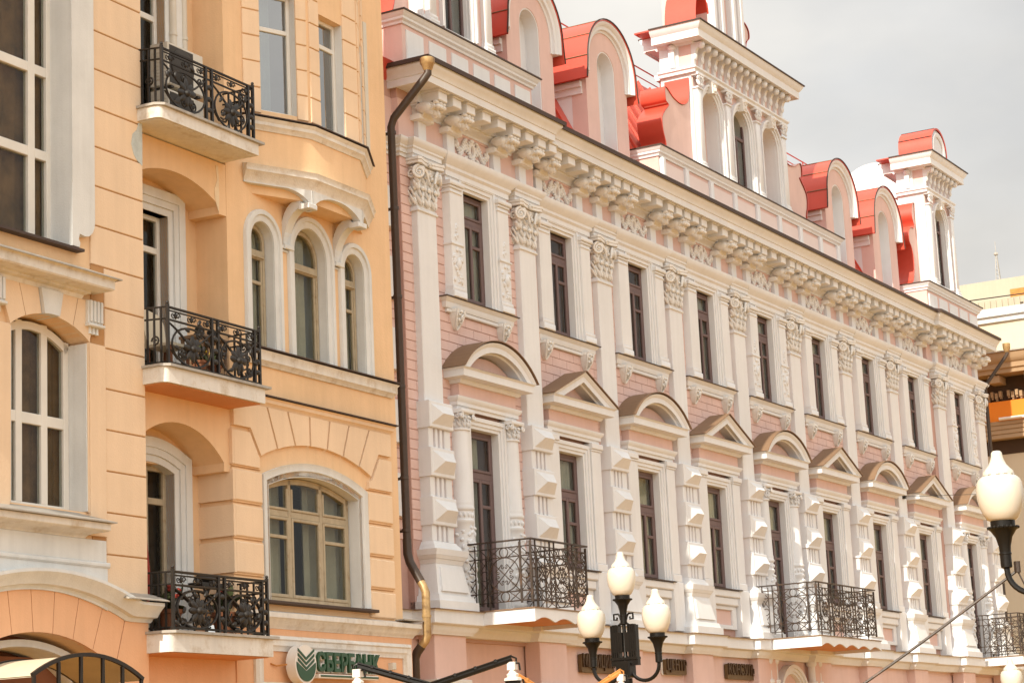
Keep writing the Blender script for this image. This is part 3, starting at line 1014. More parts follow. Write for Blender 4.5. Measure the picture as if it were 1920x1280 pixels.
# ------------------------------------------------------------------ band at first-floor level, lower wall, ground floor
bpath = [(-4.9, WY - .02)]
bpath += [(pc[0] - .72, WY - .02)]
for k in range(10):
    yy = WY - .30 + (yop(k))
    base = WY - .14 + (yop(k))
    a, b = pc[k] - .62, pc[k] + .62
    bpath += [(a, base), (a, yy), (b, yy), (b, base)]
    if k == 0 or k == 8:
        pass
bpath = [p for i, p in enumerate(bpath)]
band = add('string_course', MB().sweep_xy(bpath, [(-.3, 4.16), (.02, 4.16), (.04, 4.20), (.08, 4.24), (.10, 4.30), (.16, 4.31), (.18, 4.33), (.18, 4.52), (.20, 4.54), (-.3, 4.56)]), 'white', PB)
add('flashing', MB().sweep_xy(bpath, [(-.25, 4.562), (.20, 4.545), (.225, 4.535), (.23, 4.55), (.2, 4.558), (-.25, 4.575)]), 'sheet_brown', band)
lw = MB()
gh = [(bc[k] - .85, bc[k] + .85, 0.5, 3.42) for k in range(9) if k != 4] + [(bc[4] - .62, bc[4] + .62, 0.15, 3.3)]
holes(lw, -4.9, XD, 0.0, 4.2, gh, .22, .7)
lower = add('ground_floor_wall', lw, 'pink', PB)
for k in range(10):
    pr = MB().box(-.50, .50, .0, .3, 0.0, 4.165, .012)
    add('pier', pr, 'pink', lower, (pc[k], yop(k), 0))
    cp = MB().box(-.56, .56, -.06, .3, 3.36, 3.44, .015).box(-.54, .54, -.03, .3, 3.25, 3.36, .015)
    cp.box(-.52, .52, -.02, .3, 0.6, 3.25, .03)
    add('pier_facing', cp, 'white_grime', lower, (pc[k], yop(k), 0))
for k in range(9):
    if k == 4:
        continue
    f = MB()
    bars(f, [(-.85, -.75, .5, 3.42), (.75, .85, .5, 3.42), (-.75, .75, 3.30, 3.42), (-.75, .75, .5, .62), (-.05, .05, .62, 3.3)], .36, .44)
    w = add('window', f, 'frame_brown', PB, (bc[k], 0, 0))
    add('interior', interior_mesh(-.9, .9, .45, 3.45, .45, 1.6), 'interior', w)
    pane(w, -.75, -.05, .62, 3.30, .40)
    pane(w, .05, .75, .62, 3.30, .40)
# arched doorway with half columns under the middle balcony
dw = MB()
dw.sweep_xz([(.66, 0.15)] + [(x, z) for x, z in arc(0, 3.22, .66, 0, PI, 18)] + [(-.66, .15)], [(0, .12), (-.05, .12), (-.05, .08), (-.12, .08), (-.12, .04), (-.20, .04), (-.20, .3), (0, .3)])
door = add('doorway', dw, 'white', PB, (bc[4], 0, 0))
add('door_leaf', MB().box(-.62, .62, .30, .36, .15, 3.28), 'frame_brown', door)
dcol = MB().lathe([(.11, .15), (.11, .3), (.085, .32), (.075, 3.40), (.10, 3.42), (.10, 3.47), (.08, 3.49), (.085, 3.62), (.13, 3.66), (.13, 3.72), (.085, 3.74), (.08, 4.05), (.12, 4.10), (.12, 4.17)], 0, .08, 14).mesh('half_column')
for x in (-1.42, -1.08, 1.08, 1.42):
    add('half_column', dcol, 'white', door, (x, 0, 0))

# ------------------------------------------------------------------ balconies
def rail_panels(segs, L_, flip=False):
    """ironwork in (s,z) along one side, s from 0 to L_; segs = list of ('n'|'m', s0, s1)"""
    T = []
    zt, zu, zl, zb = 5.60, 5.44, 4.86, 4.70
    for z in (zt, zu, zl, zb):
        T.append(([(0, z), (L_, z)], .008))
    for kind, a, b in segs:
        T.append(([(a, 4.57 if kind == 'm' else 4.66), (a, 5.70)], .011))
        T.append(([(b, 4.66), (b, 5.68)], .009))
        c, hw = (a + b)/2, (b - a)/2
        if kind == 'm':
            for z0, z1 in ((zu, zt), (zb, zl)):
                zc, r = (z0 + z1)/2, (z1 - z0)/2
                T.append(([(c + r*math.cos(2*PI*i/18), zc + r*math.sin(2*PI*i/18)) for i in range(19)], .007))
                for x0, x1 in ((a, c - r), (c + r, b)):
                    T.append(([(x0, z0), (x1, z1)], .006))
                    T.append(([(x0, z1), (x1, z0)], .006))
            zc = (zu + zl)/2
            r = min(hw, (zu - zl)/2)*.98
            T.append(([(c + min(hw*.98, r)*math.cos(2*PI*i/28), zc + (zu - zl)/2*.98*math.sin(2*PI*i/28)) for i in range(29)], .008))
            T.append(([(a, zl), (b, zu)], .007))
            T.append(([(a, zu), (b, zl)], .007))
            q = r*.62
            for t in range(4):
                an = t*PI/2
                ca, sa = math.cos(an), math.sin(an)
                for m_ in (-1, 1):
                    pts = []
                    for (lx, lz) in [(.62*q, .62*q), (.30*q, .98*q)] + spiral(.17*q, .70*q, .17*q, .9, -1, PI/2, 10, .6):
                        lx *= m_
                        pts.append((c + (lx*ca - lz*sa)*min(1, hw/r), zc + lx*sa + lz*ca))
                    T.append((pts, .006))
        else:
            zz = [zb, zl, 5.04, 5.26, zu, zt]
            zc = (5.04 + 5.26)/2
            T.append(([(a, zb), (b, zl)], .006))
            T.append(([(a, zt), (b, zu)], .006))
            for z0, z1 in ((zl, 5.07), (5.23, zu)):
                T.append(([(a, z0), (b, z1)], .006))
                T.append(([(a, z1), (b, z0)], .006))
            r = min(hw, .085)
            T.append(([(c + r*math.cos(2*PI*i/16), zc + r*math.sin(2*PI*i/16)) for i in range(17)], .007))
    return T
def balcony(k, x0, x1, yf, nfront):
    y0 = yo(k)
    slab = MB()
    slab.box(x0 + .0305, x1 - .0305, yf + .0295, .22, 4.42, 4.55)
    slab.xz([(x0, 4.55), (x0, 4.335)] + [(x0 + (x1 - x0)*i/40, 4.335 + .075*abs(math.sin(PI*nfront*1.0*i/40))) for i in range(1, 40)] + [(x1, 4.335), (x1, 4.55)], yf, yf + .029)
    for xx in (x0, x1 - .03):
        slab.box(xx, xx + .03, yf + .0292, .2, 4.335, 4.551)
    b = add('balcony', slab, 'white', PB)
    add('flashing', MB().box(x0 - .02, x1 + .02, yf - .02, .2, 4.552, 4.572), 'sheet_brown', b)
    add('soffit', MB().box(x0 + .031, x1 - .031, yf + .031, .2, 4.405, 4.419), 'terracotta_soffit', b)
    D = abs(yf) - .06
    # side railings
    for nm, xs_ in (('side', x0 + .06), ('side2', x1 - .06)):
        T = rail_panels([('n', .04, .18), ('n', .28, .44), ('m', .44, D - .22), ('n', D - .20, D - .02)], D)
        mb = MB()
        for pts, r in T:
            mb.tube([(xs_, -s_ + .0, z) for s_, z in pts], r*1.35, 5)
        mb.box(xs_ - .028, xs_ + .028, -D - .02, .12, 5.70, 5.725)
        add('railing', mb, 'iron_brown', b)
    Lf = x1 - x0 - .12
    segs = []
    pw = Lf/nfront
    for i in range(nfront):
        segs += [('n', i*pw, i*pw + .15), ('m', i*pw + .15, (i + 1)*pw)]
    mb = MB()
    for pts, r in rail_panels(segs, Lf):
        mb.tube([(x0 + .06 + s_, yf + .06, z) for s_, z in pts], r*1.4, 5)
    mb.box(x0 + .03, x1 - .03, yf + .03, yf + .09, 5.70, 5.725)
    add('railing', mb, 'iron_brown', b)
    return b
balcony(0, -2.36, -.28, -1.32, 3)
balcony(4, bc[4] - 1.80, bc[4] + 1.80, -1.36, 5)
balcony(8, 24.55, 26.15, -1.34, 3)

# ------------------------------------------------------------------ roof
rf = MB()
rf.yz([(.10, 13.9), (.55, 13.98), (2.5, 17.85), (7.0, 18.2), (7.0, 13.0), (.6, 13.0)], -4.9, 27.4)
roof = add('roof', rf, 'red_roof', PB)
sm = MB()
x = -4.8
while x < 27.3:
    sm.yz([(.53, 13.99), (.49, 14.02), (2.47, 17.90), (2.52, 17.87)], x, x + .035)
    x += .62
add('standing_seams', sm, 'red_roof', roof, kind='stuff')
rg = MB()
for i in range(18):
    x = -4 + i*1.8
    rg.tube([(x, 2.6, 17.8), (x, 2.6, 18.35)], .02, 5)
rg.tube([(-4, 2.6, 18.33), (26.6, 2.6, 18.33)], .018, 5)
rg.tube([(-4, 2.6, 18.1), (26.6, 2.6, 18.1)], .014, 5)
add('roof_railing', rg, 'red_roof', roof, kind='stuff')

def dormer(xc, yf):
    H, z0, zs, R = .93, 13.75, 16.28, .93
    body = MB()
    out = [(-H, z0), (-H, zs)] + [(x, z) for x, z in arc(0, zs, R, PI, 0, 20)][1:-1] + [(H, zs), (H, z0)]
    nh, ns = .40, 16.33
    nic = [(-nh, 14.2), (-nh, ns)] + arc(0, ns, nh, PI, 0, 14)[1:-1] + [(nh, ns), (nh, 14.2)]
    # front built as strips left of, right of and over the niche
    body.xz([(-H, z0), (-nh, z0), (-nh, ns), (-H, ns)], yf, yf + .35)
    body.xz([(nh, z0), (H, z0), (H, ns), (nh, ns)], yf, yf + .35)
    body.xz([(-nh, z0), (nh, z0), (nh, 14.2), (-nh, 14.2)], yf, yf + .35)
    ao = arc(0, zs, R, math.pi - math.asin((ns - zs)/R), math.asin((ns - zs)/R), 18)
    ai = arc(0, ns, nh, PI, 0, 18)
    for i in range(18):
        body.xz([ai[i], ai[i + 1], ao[i + 1], ao[i]], yf, yf + .35)
    d = add('dormer', body, 'pink', PB, (xc, 0, 0))
    add('niche', MB().xz(nic, yf + .30, yf + .40), 'white', d)
    rv = MB()
    rv.sweep_xz(nic, [(0.002, yf + .012), (-.03, yf + .012), (-.03, yf + .34), (.002, yf + .34)])
    add('niche_reveal', rv, 'white', d)
    # arched hood moulding
    hm = MB()
    path = [(-1.0, 16.02), (-1.0, zs)] + arc(0, zs, 1.0, PI, 0, 22)[1:-1] + [(1.0, zs), (1.0, 16.02)]
    hm.sweep_xz(path, [(.08, yf - .14), (.05, yf - .15), (0, yf - .13), (-.03, yf - .09), (-.10, yf - .08), (-.11, yf - .03), (-.16, yf - .02), (-.16, yf + .1), (.08, yf + .1)])
    add('hood_moulding', hm, 'white', d)
    # side cheeks
    for s_ in (-1, 1):
        a, b = sorted((s_*(H - .002), s_*(H - .10)))
        add('cheek', MB().yz([(yf + .3, z0), (yf + .3, 16.3), (2.0, 16.3), (.75, 13.8)], a, b), 'white', d)
        ck2 = MB()
        a, b = sorted((s_*H, s_*(H + .10)))
        ck2.box(a, b, yf + .1, 1.9, 15.74, 15.86)
        a, b = sorted((s_*H, s_*(H + .04)))
        ck2.box(a, b, yf + .1, 1.85, 15.60, 15.7405)
        add('cheek_moulding', ck2, 'white', d)
    # barrel roof of red sheet with standing seams
    br_ = MB()
    pr = [(-1.15, 15.86), (-1.09, 16.28)] + arc(0, zs, 1.09, PI, 0, 22)[1:-1] + [(1.09, 16.28), (1.15, 15.86)]
    A = [(x, yf - .16, z) for x, z in pr]
    B = [(x, 2.6, z) for x, z in pr]
    br_.strip2(A, B)
    br_.strip2([(x*.985, yf - .16, z - .02) for x, z in pr], [(x*.985, 2.6, z - .02) for x, z in pr])
    br_.strip2(A, [(x*.985, yf - .16, z - .02) for x, z in pr])
    rs = add('barrel_roof', br_, 'red_roof', d)
    seams = MB()
    for a in (20, 52, 84, 116, 148, 176):
        a = math.radians(a)
        p = (1.095*math.cos(a), zs + 1.095*math.sin(a))
        seams.tube([(p[0], yf - .14, p[1]), (p[0], 2.6, p[1])], .013, 5)
    add('seam', seams, 'sheet_brown', rs, kind='stuff')
    add('edge_strip', MB().sweep_xz(pr, [(0.005, yf - .175), (.03, yf - .175), (.03, yf - .15), (.005, yf - .15)]), 'brown_metal', rs)
for k in (1, 2, 6, 7):
    dormer(bc[k], .65)

def attic(xc, half, yf, ztop, npan, blocks):
    b = MB().box(-half, half, yf, yf + .95, 13.6, ztop - .03, .01)
    a = add('attic', b, 'pink', PB, (xc, 0, 0))
    tm = MB()
    tm.sweep_xy([(-half, yf + .95), (-half, yf), (half, yf), (half, yf + .95)], [(0, ztop - .22), (.03, ztop - .22), (.04, ztop - .18), (.08, ztop - .15), (.08, ztop - .11), (.12, ztop - .07), (.14, ztop - .03), (0, ztop - .03)])
    add('attic_moulding', tm, 'white', a)
    add('flashing', MB().box(-half - .16, half + .16, yf - .16, yf + 1.1, ztop - .028, ztop), 'brown_metal', a)
    step = 2*half/npan
    pm = MB().box(-step/2 + .10, step/2 - .10, yf - .03, yf + .02, 14.02, ztop - .30, .012).mesh('attic_panel')
    kb = MB().box(-.07, .07, yf - .09, yf + .02, 14.12, ztop - .24, .02).mesh('attic_block')
    for i in range(npan):
        add('attic_panel', pm, 'pink_pale' if blocks else 'white', a, (-half + step*(i + .5), 0, 0))
        if blocks:
            add('attic_block', kb, 'white', a, (-half + step*i + (.12 if i == 0 else 0), 0, 0))
    if blocks:
        add('attic_block', kb, 'white', a, (half - .12, 0, 0))
    return a
attic(bc[0], 2.28, .05, 14.86, 6, False)
attic(bc[4], 5.15, .20, 14.92, 8, True)
attic(bc[8], 2.2, .0, 14.86, 5, False)

def scroll_side(parent, half, yf, zb, zt, wscale, s_, big=False):
    pf = [(.05, 1.0), (.08, .86), (.20, .74), (.55, .68), (1.0, .70), (1.36, .765), (1.50, .745), (1.48, .63), (1.33, .595), (1.56, .52), (1.76, .43), (1.74, .30), (1.62, .18), (1.66, .03), (1.66, 0)] if big else [(0, 1.0), (.20, .985), (.36, .91), (.38, .82), (.24, .75), (.26, .70), (.62, .685), (.86, .62), (.88, .52), (.68, .45), (.58, .36), (.60, .22), (.78, .08), (1.0, .03), (1.0, 0)]
    pts = [(s_*(half + d*wscale), zb + (zt - zb)*t) for d, t in pf]
    # smooth the outline with a Catmull-Rom pass
    sm_ = []
    for i in range(len(pts) - 1):
        p0, p1, p2, p3 = pts[max(i - 1, 0)], pts[i], pts[i + 1], pts[min(i + 2, len(pts) - 1)]
        for q in range(5):
            t = q/5
            sm_.append(tuple(.5*((2*p1[j]) + (-p0[j] + p2[j])*t + (2*p0[j] - 5*p1[j] + 4*p2[j] - p3[j])*t*t + (-p0[j] + 3*p1[j] - 3*p2[j] + p3[j])*t**3) for j in (0, 1)))
    sm_.append(pts[-1])
    w = MB()
    w.xz(sm_ + [(s_*(half - .1), sm_[-1][1]), (s_*(half - .1), sm_[0][1])], yf, yf + .55)
    o = add('scroll_buttress', w, 'pink', parent)
    c = MB()
    o2 = [(x + s_*.03, z + .01) for x, z in sm_]
    c.strip2([(x, yf - .03, z) for x, z in o2], [(x, yf + .58, z) for x, z in o2])
    c.strip2([(x, yf - .03, z) for x, z in o2], [(x, yf - .03, z) for x, z in sm_])
    add('red_capping', c, 'red_roof', o)

def tower(xc, half, yf, zb, zc, narch, cover, dep=.80):
    b = MB()
    hw = 2*half/narch
    oh = min(hw*.30, .46)
    zs_ = zc - .95 - oh
    if narch == 1:
        oh = .44
    hs = []
    for i in range(narch):
        c = -half + hw*(i + .5)
        hs.append((c - oh, c + oh, zb + .25, zs_ + oh))
    holes(b, -half, half, zb, zc, hs, yf, yf + .4)
    for i in range(narch):
        c = -half + hw*(i + .5)
        cv = [(c - oh, zs_)] + arc(c, zs_, oh, PI, 0, 16)[1:-1] + [(c + oh, zs_)]
        spandrel(b, cv, zs_ + oh, yf, yf + .4)
    b.box(-half, -half + .15, yf + .4, yf + dep, zb, zc)
    b.box(half - .15, half, yf + .4, yf + dep, zb, zc)
    b.box(-half + .151, half - .151, yf + dep - .12, yf + dep - .01, zb, zc)
    t = add('roof_tower', b, 'pink', PB, (xc, 0, 0))
    for i in range(narch):
        c = -half + hw*(i + .5)
        mid = (i == narch//2)
        am = MB()
        path = [(c + oh, zb + .25), (c + oh, zs_)] + arc(c, zs_, oh, 0, PI, 18)[1:-1] + [(c - oh, zs_), (c - oh, zb + .25)]
        am.sweep_xz(path, [(0.004, yf - .02), (-.06, yf - .02), (-.06, yf - .05), (-.13, yf - .05), (-.13, yf - .09), (-.18, yf - .09), (-.18, yf + .05), (0, yf + .05)])
        add('archivolt', am, 'white', t)
        rv = MB().sweep_xz(path, [(.01, yf + .04), (-.02, yf + .04), (-.02, yf + .42), (.01, yf + .42)])
        add('reveal', rv, 'white', t)
        ks = MB()
        kz = zs_ + oh
        ks.xz([(c - .09, kz - .04), (c + .09, kz - .04), (c + .15, kz + .26), (c - .15, kz + .26)], yf - .16, yf + .02)
        leafblob(ks, (c, yf - .12, kz - .02), .24, .10, .08)
        ks.ell((c, yf - .16, kz + .2), (.10, .07, .07), 8, 5)
        add('keystone', ks, 'white_carved', t)
        if mid:
            f = MB()
            bars(f, [(c - oh, c - oh + .06, zb + .25, zs_ + oh), (c + oh - .06, c + oh, zb + .25, zs_ + oh), (c - oh + .06, c + oh - .06, zs_ - .2, zs_ - .12), (c - .03, c + .03, zb + .25, zs_ - .2)], yf + .12, yf + .18)
            w = add('window', f, 'frame_brown', t)
            g_ = MB().xz([(x, z) for x, z in [(c - oh + .06, zb + .25), (c - oh + .06, zs_)] + arc(c, zs_, oh - .06, PI, 0, 12)[1:-1] + [(c + oh - .06, zs_), (c + oh - .06, zb + .25)]], yf + .15, yf + .158)
            add('interior', interior_mesh(c - oh, c + oh, zb + .2, zs_ + oh, yf + .20, .5), 'interior', t)
            add('pane', g_, 'glass', t)
        else:
            add('niche_back', MB().box(c - oh, c + oh, yf + .34, yf + .40, zb + .2, zs_ + oh), 'pink', t)
        add('niche_sill', MB().box(c - oh - .02, c + oh + .02, yf - .06, yf + .3, zb + .16, zb + .25, .01), 'white', t)
    # pilasters with small capitals
    pm = MB()
    pm.box(-.12, .12, yf - .10, yf + .02, zb + .34, zc - 1.05, .01)
    pm.box(-.16, .16, yf - .14, yf + .02, zb + .18, zb + .26, .012).box(-.14, .14, yf - .12, yf + .02, zb + .262, zb + .34, .012)
    pm.box(-.18, .18, yf - .16, yf + .02, zb - .1, zb + .178, .012)
    pm.box(-.15, .15, yf - .13, yf + .02, zc - 1.05, zc - 1.01, .01)
    for s_ in (-1, 0, 1):
        leafblob(pm, (s_*.09, yf - .09, zc - 1.0), .24, .07, .06)
    for s_ in (-1, 1):
        sp = spiral(s_*.12, zc - .80, .06, 1.5, s_, PI/2, 14)
        pm.tube([(x, yf - .14, z) for x, z in sp], .018, 5)
    pm.box(-.18, .18, yf - .16, yf + .02, zc - .75, zc - .69, .01)
    pmm = pm.mesh('pilaster', 45)
    for i in range(narch + 1):
        x = -half + hw*i
        x = min(max(x, -half + .13), half - .13)
        add('pilaster', pmm, 'white', t, (x, 0, 0))
    # entablature, brackets, crowning cornice
    en = MB()
    pth = [(-half, yf + dep), (-half, yf), (half, yf), (half, yf + dep), (-half, yf + dep)]
    en.sweep_xy(pth, [(-.05, zc - .69), (.12, zc - .69), (.12, zc - .63), (.16, zc - .60), (.16, zc - .56), (-.05, zc - .56)])
    en.sweep_xy(pth, [(-.05, zc), (.06, zc), (.10, zc + .05), (.34, zc + .06), (.34, zc + .03), (.38, zc + .03), (.38, zc + .20), (.41, zc + .23), (.46, zc + .30), (.48, zc + .36), (-.05, zc + .36)])
    add('cornice', en, 'white', t)
    fl_ = MB().sweep_xy(pth, [(-.3, zc + .44), (-.3, zc + .41), (.44, zc + .362), (.51, zc + .362), (.51, zc + .39)])
    add('flashing', fl_, 'brown_metal', t)
    rf_ = MB().box(-half - .42, half + .42, yf - .40, yf + dep + .40, zc + .365, zc + .40)
    add('red_sheet', rf_, 'red_roof', t)
    bk = MB()
    bk.yz([(yf, zc - .55), (yf - .05, zc - .55), (yf - .07, zc - .30), (yf - .14, zc - .12), (yf - .28, zc - .04), (yf - .28, zc + .03), (yf, zc + .03)], -.055, .055)
    bk.ell((0, yf - .24, zc - .05), (.085, .085, .085), 9, 6)
    bk.ell((0, yf - .08, zc - .28), (.07, .05, .10), 8, 5)
    bkm = bk.mesh('cornice_bracket', 45)
    nb = int(round(2*half/.36))
    for i in range(nb + 1):
        add('cornice_bracket', bkm, 'white', t, (-half + .06 + (2*half - .12)*i/nb, 0, 0))
    for s_ in (-1, 1):
        sb = MB()
        sb.box(-.07, .07, -.07, .07, zc - .5, zc - .1)
        sb.ell((-s_*.0, 0, zc - .03), (.14, .10, .09), 9, 6)
        add('side_bracket', sb, 'white', t, (s_*(half + .06), yf + dep*.55, 0))
        fr_ = MB()
        a_, b_ = sorted((s_*half, s_*(half + .035)))
        fr_.box(a_, b_, yf + .02, yf + .30, zb, zc - .69)
        fr_.box(a_, b_, yf + .30, yf + dep - .02, zc - .95, zc - .69)
        fr_.box(a_, b_, yf + .30, yf + dep - .02, zc - .56, zc)
        add('side_frame', fr_, 'white', t)
        scroll_side(t, half, yf + .10 if narch == 3 else yf + .34, zb, zc - (.80 if narch == 3 else .95), .9 if narch == 3 else cover, s_, narch == 3)
    return t
def barrel_gable(parent, xc, r, yf, yb, zb, h):
    g_ = MB()
    pr = [(-r, zb), (-r, zb + h)] + arc(0, zb + h, r, PI, 0, 18)[1:-1] + [(r, zb + h), (r, zb)]
    g_.xz(pr, yf, yf + .25)
    o = add('gable', g_, 'white', parent, (xc, 0, 0))
    gm = MB().sweep_xz([(-r*.72, zb + .02), (-r*.72, zb + h)] + arc(0, zb + h, r*.72, PI, 0, 18)[1:-1] + [(r*.72, zb + h), (r*.72, zb + .02)], [(.08, yf + .01), (.08, yf - .06), (.02, yf - .06), (-.04, yf - .03), (-.04, yf + .01)])
    add('gable_moulding', gm, 'white', o)
    c = MB()
    p2 = [(x*1.06, z + (.05 if z > zb + h else 0)) for x, z in pr]
    c.strip2([(x, yf - .06, z) for x, z in p2], [(x, yb, z) for x, z in p2])
    c.strip2([(x, yf - .06, z) for x, z in p2], [(x, yf - .05, z) for x, z in pr])
    rr_ = add('barrel_roof', c, 'red_roof', o)
    sm2 = MB()
    for a in (25, 65, 115, 155):
        a = math.radians(a)
        sm2.tube([(r*1.07*math.cos(a), yf - .04, zb + h + .05 + r*math.sin(a)), (r*1.07*math.cos(a), yb, zb + h + .05 + r*math.sin(a))], .015, 5)
    add('seam', sm2, 'brown_metal', rr_, kind='stuff')
T5 = tower(12.0, 2.56, .50, 14.92, 18.02, 3, .95)
T9 = tower(bc[8], 1.08, .20, 14.86, 18.38, 1, .8)
T1 = tower(bc[0], 1.12, .28, 14.86, 18.38, 1, .8)
barrel_gable(T9, 0, .62, .05, 1.0, 18.78, .35)
barrel_gable(T1, 0, .62, .13, 1.1, 18.78, .35)
# upper stage of the middle tower
us = MB().box(-.95, .95, .75, 1.9, 18.42, 21.5)
ust = add('upper_stage', us, 'pink', T5)
up_ = MB().box(-.14, .14, .62, .76, 18.42, 21.5, .02).box(-.08, .08, .58, .63, 18.8, 21.5, .015).mesh('stage_pilaster')
for x in (-.80, -.35, .35, .80):
    add('stage_pilaster', up_, 'white', ust, (x, 0, 0))
scroll_side(T5, .95, .85, 18.40, 20.4, .85, 1)
bg_ = MB()
pr = [(-1.30 + x*.42, 18.42 + z*1.0) for x, z in [(-1, 0), (-1, .35)] + arc(0, .35, 1.0, PI, 0, 14)[1:-1] + [(1, .35), (1, 0)]]
bg_.strip2([(x, .70, z) for x, z in pr], [(x, 1.5, z) for x, z in pr])
add('barrel_roof', bg_, 'red_roof', ust)
# sunlit half-round wall behind the far tower
hg = MB()
pf = [(1.55, 17.5), (1.55, 18.6)] + [(2.75 + 1.15*math.cos(a), 18.6 + 1.1*math.sin(a)) for a in [PI - PI*i/16 for i in range(17)]] + [(3.9, 17.5)]
hg.yz(pf, 27.2, 27.45)
add('gable_wall', hg, 'white', PB)

# ------------------------------------------------------------------ downpipes
dp = MB()
dp.tube([(-4.22, -.80, 13.56), (-4.22, -.80, 13.40), (-4.26, -.74, 13.30), (-4.48, -.26, 12.66), (-4.48, -.20, 12.52), (-4.45, -.20, 5.62)], .068, 10)
pipe = add('downpipe', dp, 'dark_pipe', PB)
hp = MB().lathe([(.062, 13.44), (.08, 13.47), (.11, 13.55), (.125, 13.57), (.125, 13.66), (.11, 13.67), (.11, 13.62)], -4.22, -.80, 14)
add('funnel', hp, 'gold_pipe', pipe)
cl = MB()
for z in (12.4, 11.1, 9.6, 8.1, 6.6, 5.75):
    cl.lathe([(.076, z), (.076, z + .05)], -4.465, -.20, 10)
    cl.box(-4.49, -4.44, -.18, .3, z, z + .04)
add('clamp', cl, 'dark_pipe', pipe, kind='stuff')
eb = MB().tube([(-4.45, -.20, 5.64), (-4.45, -.20, 5.40), (-4.45, -.24, 5.26), (-4.46, -.44, 4.93)], .074, 10)
add('elbow', eb, 'dark_pipe', pipe)
gp = MB().tube([(-4.46, -.43, 4.94), (-4.46, -.48, 4.86), (-4.46, -.52, 4.76), (-4.46, -.52, 4.08), (-4.465, -.49, 4.0), (-4.48, -.40, 3.90)], .068, 10)
gp.lathe([(.078, 4.36), (.078, 4.40)], -4.46, -.52, 10)
add('lower_pipe', gp, 'gold_pipe', pipe)
fp = MB().tube([(-4.48, -.42, 3.92), (-4.50, -.34, 3.82), (-4.50, -.30, 3.72), (-4.50, -.30, 0.1)], .074, 10)
add('foot_pipe', fp, 'dark_pipe', pipe)
dp2 = MB()
dp2.tube([(27.75, -.72, 13.60), (27.75, -.72, 13.42), (27.72, -.66, 13.32), (27.54, -.12, 12.60), (27.52, -.05, 12.45), (27.52, -.05, .1)], .055, 8)
p2_ = add('downpipe', dp2, 'dark_pipe', PB)
add('funnel', MB().lathe([(.055, 13.46), (.11, 13.58), (.115, 13.72), (.10, 13.72)], 27.75, -.72, 12), 'gold_pipe', p2_)
# ------------------------------------------------------------------ ORANGE BUILDING (own axes: x along the street, y inwards)
OB = empty('apartment_house', (-4.75, -.35, 0), math.radians(1.5))
tag(OB, 'orange plastered apartment house with white arched windows, oriel and iron balconies', 'building')
LW_ = -.20
E1, E2 = -6.93, -4.68           # edges of the loggia recess
def frame_rect(mb, x0, x1, z0, z1, t, y0, y1, vm=(), hm=(), mt=None):
    mt = mt or t*.8
    bars(mb, [(x0, x0 + t, z0, z1), (x1 - t, x1, z0, z1), (x0 + t, x1 - t, z1 - t, z1), (x0 + t, x1 - t, z0, z0 + t)], y0, y1)
    for v in vm:
        mb.box(v - mt/2, v + mt/2, y0 + .004, y1 - .004, z0 + t, z1 - t, .006)
    xs = [x0 + t] + [q for v in vm for q in (v - mt/2, v + mt/2)] + [x1 - t]
    for h in hm:
        for i in range(0, len(xs), 2):
            mb.box(xs[i], xs[i + 1], y0 + .006, y1 - .006, h - mt/2, h + mt/2, .006)
    return mb
def grid_panes(parent, x0, x1, z0, z1, t, y, vm=(), hm=(), mt=None, m='glass'):
    mt = mt or t*.8
    xs = [x0 + t] + [q for v in vm for q in (v - mt/2, v + mt/2)] + [x1 - t]
    zs = [z0 + t] + [q for h in hm for q in (h - mt/2, h + mt/2)] + [z1 - t]
    for i in range(0, len(xs), 2):
        for j in range(0, len(zs), 2):
            pane(parent, xs[i], xs[i + 1], zs[j], zs[j + 1], y, m)

# --- left pavilion wall
UWC, UWH = -9.38, .92            # upper window centre and half width
AWC, AWH = -8.86, .76            # arched window
lwm = MB()
holes(lwm, -13.0, E1, 0, 17, [(UWC - UWH, UWC + UWH, 8.66, 13.6), (AWC - AWH, AWC + AWH, 5.29, 7.71), (-9.05 - 1.5, -9.05 + 1.5, 0, 3.75)], LW_, .3)
spandrel(lwm, seg(AWC, AWH, 7.48, .23, 16), 7.71, LW_, .3)
spandrel(lwm, seg(-9.05, 1.5, 3.30, .45, 20), 3.75, LW_, .3)
lwall = add('wall', lwm, 'orange', OB)
add('side_wall', MB().box(E1 - .3, E1, .301, 1.2, 0, 17), 'orange', lwall)
# dressed stones of the corner strip
zj = [4.25 + .535*i for i in range(19)]
for i in range(len(zj) - 1):
    z0, z1 = zj[i], zj[i + 1]
    xl = -8.03 if z0 > 8.25 else -7.76
    st = MB().box(xl, E1 + .004, LW_ - .03, LW_ + .05, z0 + .009, z1 - .009, .008)
    add('stone', st, 'orange_stone', lwall)
add('joint_backing', MB().box(-8.02, E1 + .002, LW_ - .012, LW_ + .02, 4.25, 13.9), 'orange_joint', lwall)
# blue-grey patch of bare undercoat beside the top balcony
pt = [(-7.06, 10.16), (-6.935, 10.10), (-6.93, 10.42), (-6.93, 10.70), (-7.0, 10.69), (-7.05, 10.58), (-7.14, 10.50), (-7.17, 10.36), (-7.12, 10.22)]
add('bare_patch', MB().xz(pt, LW_ - .034, LW_ - .02), 'patch_blue', lwall)
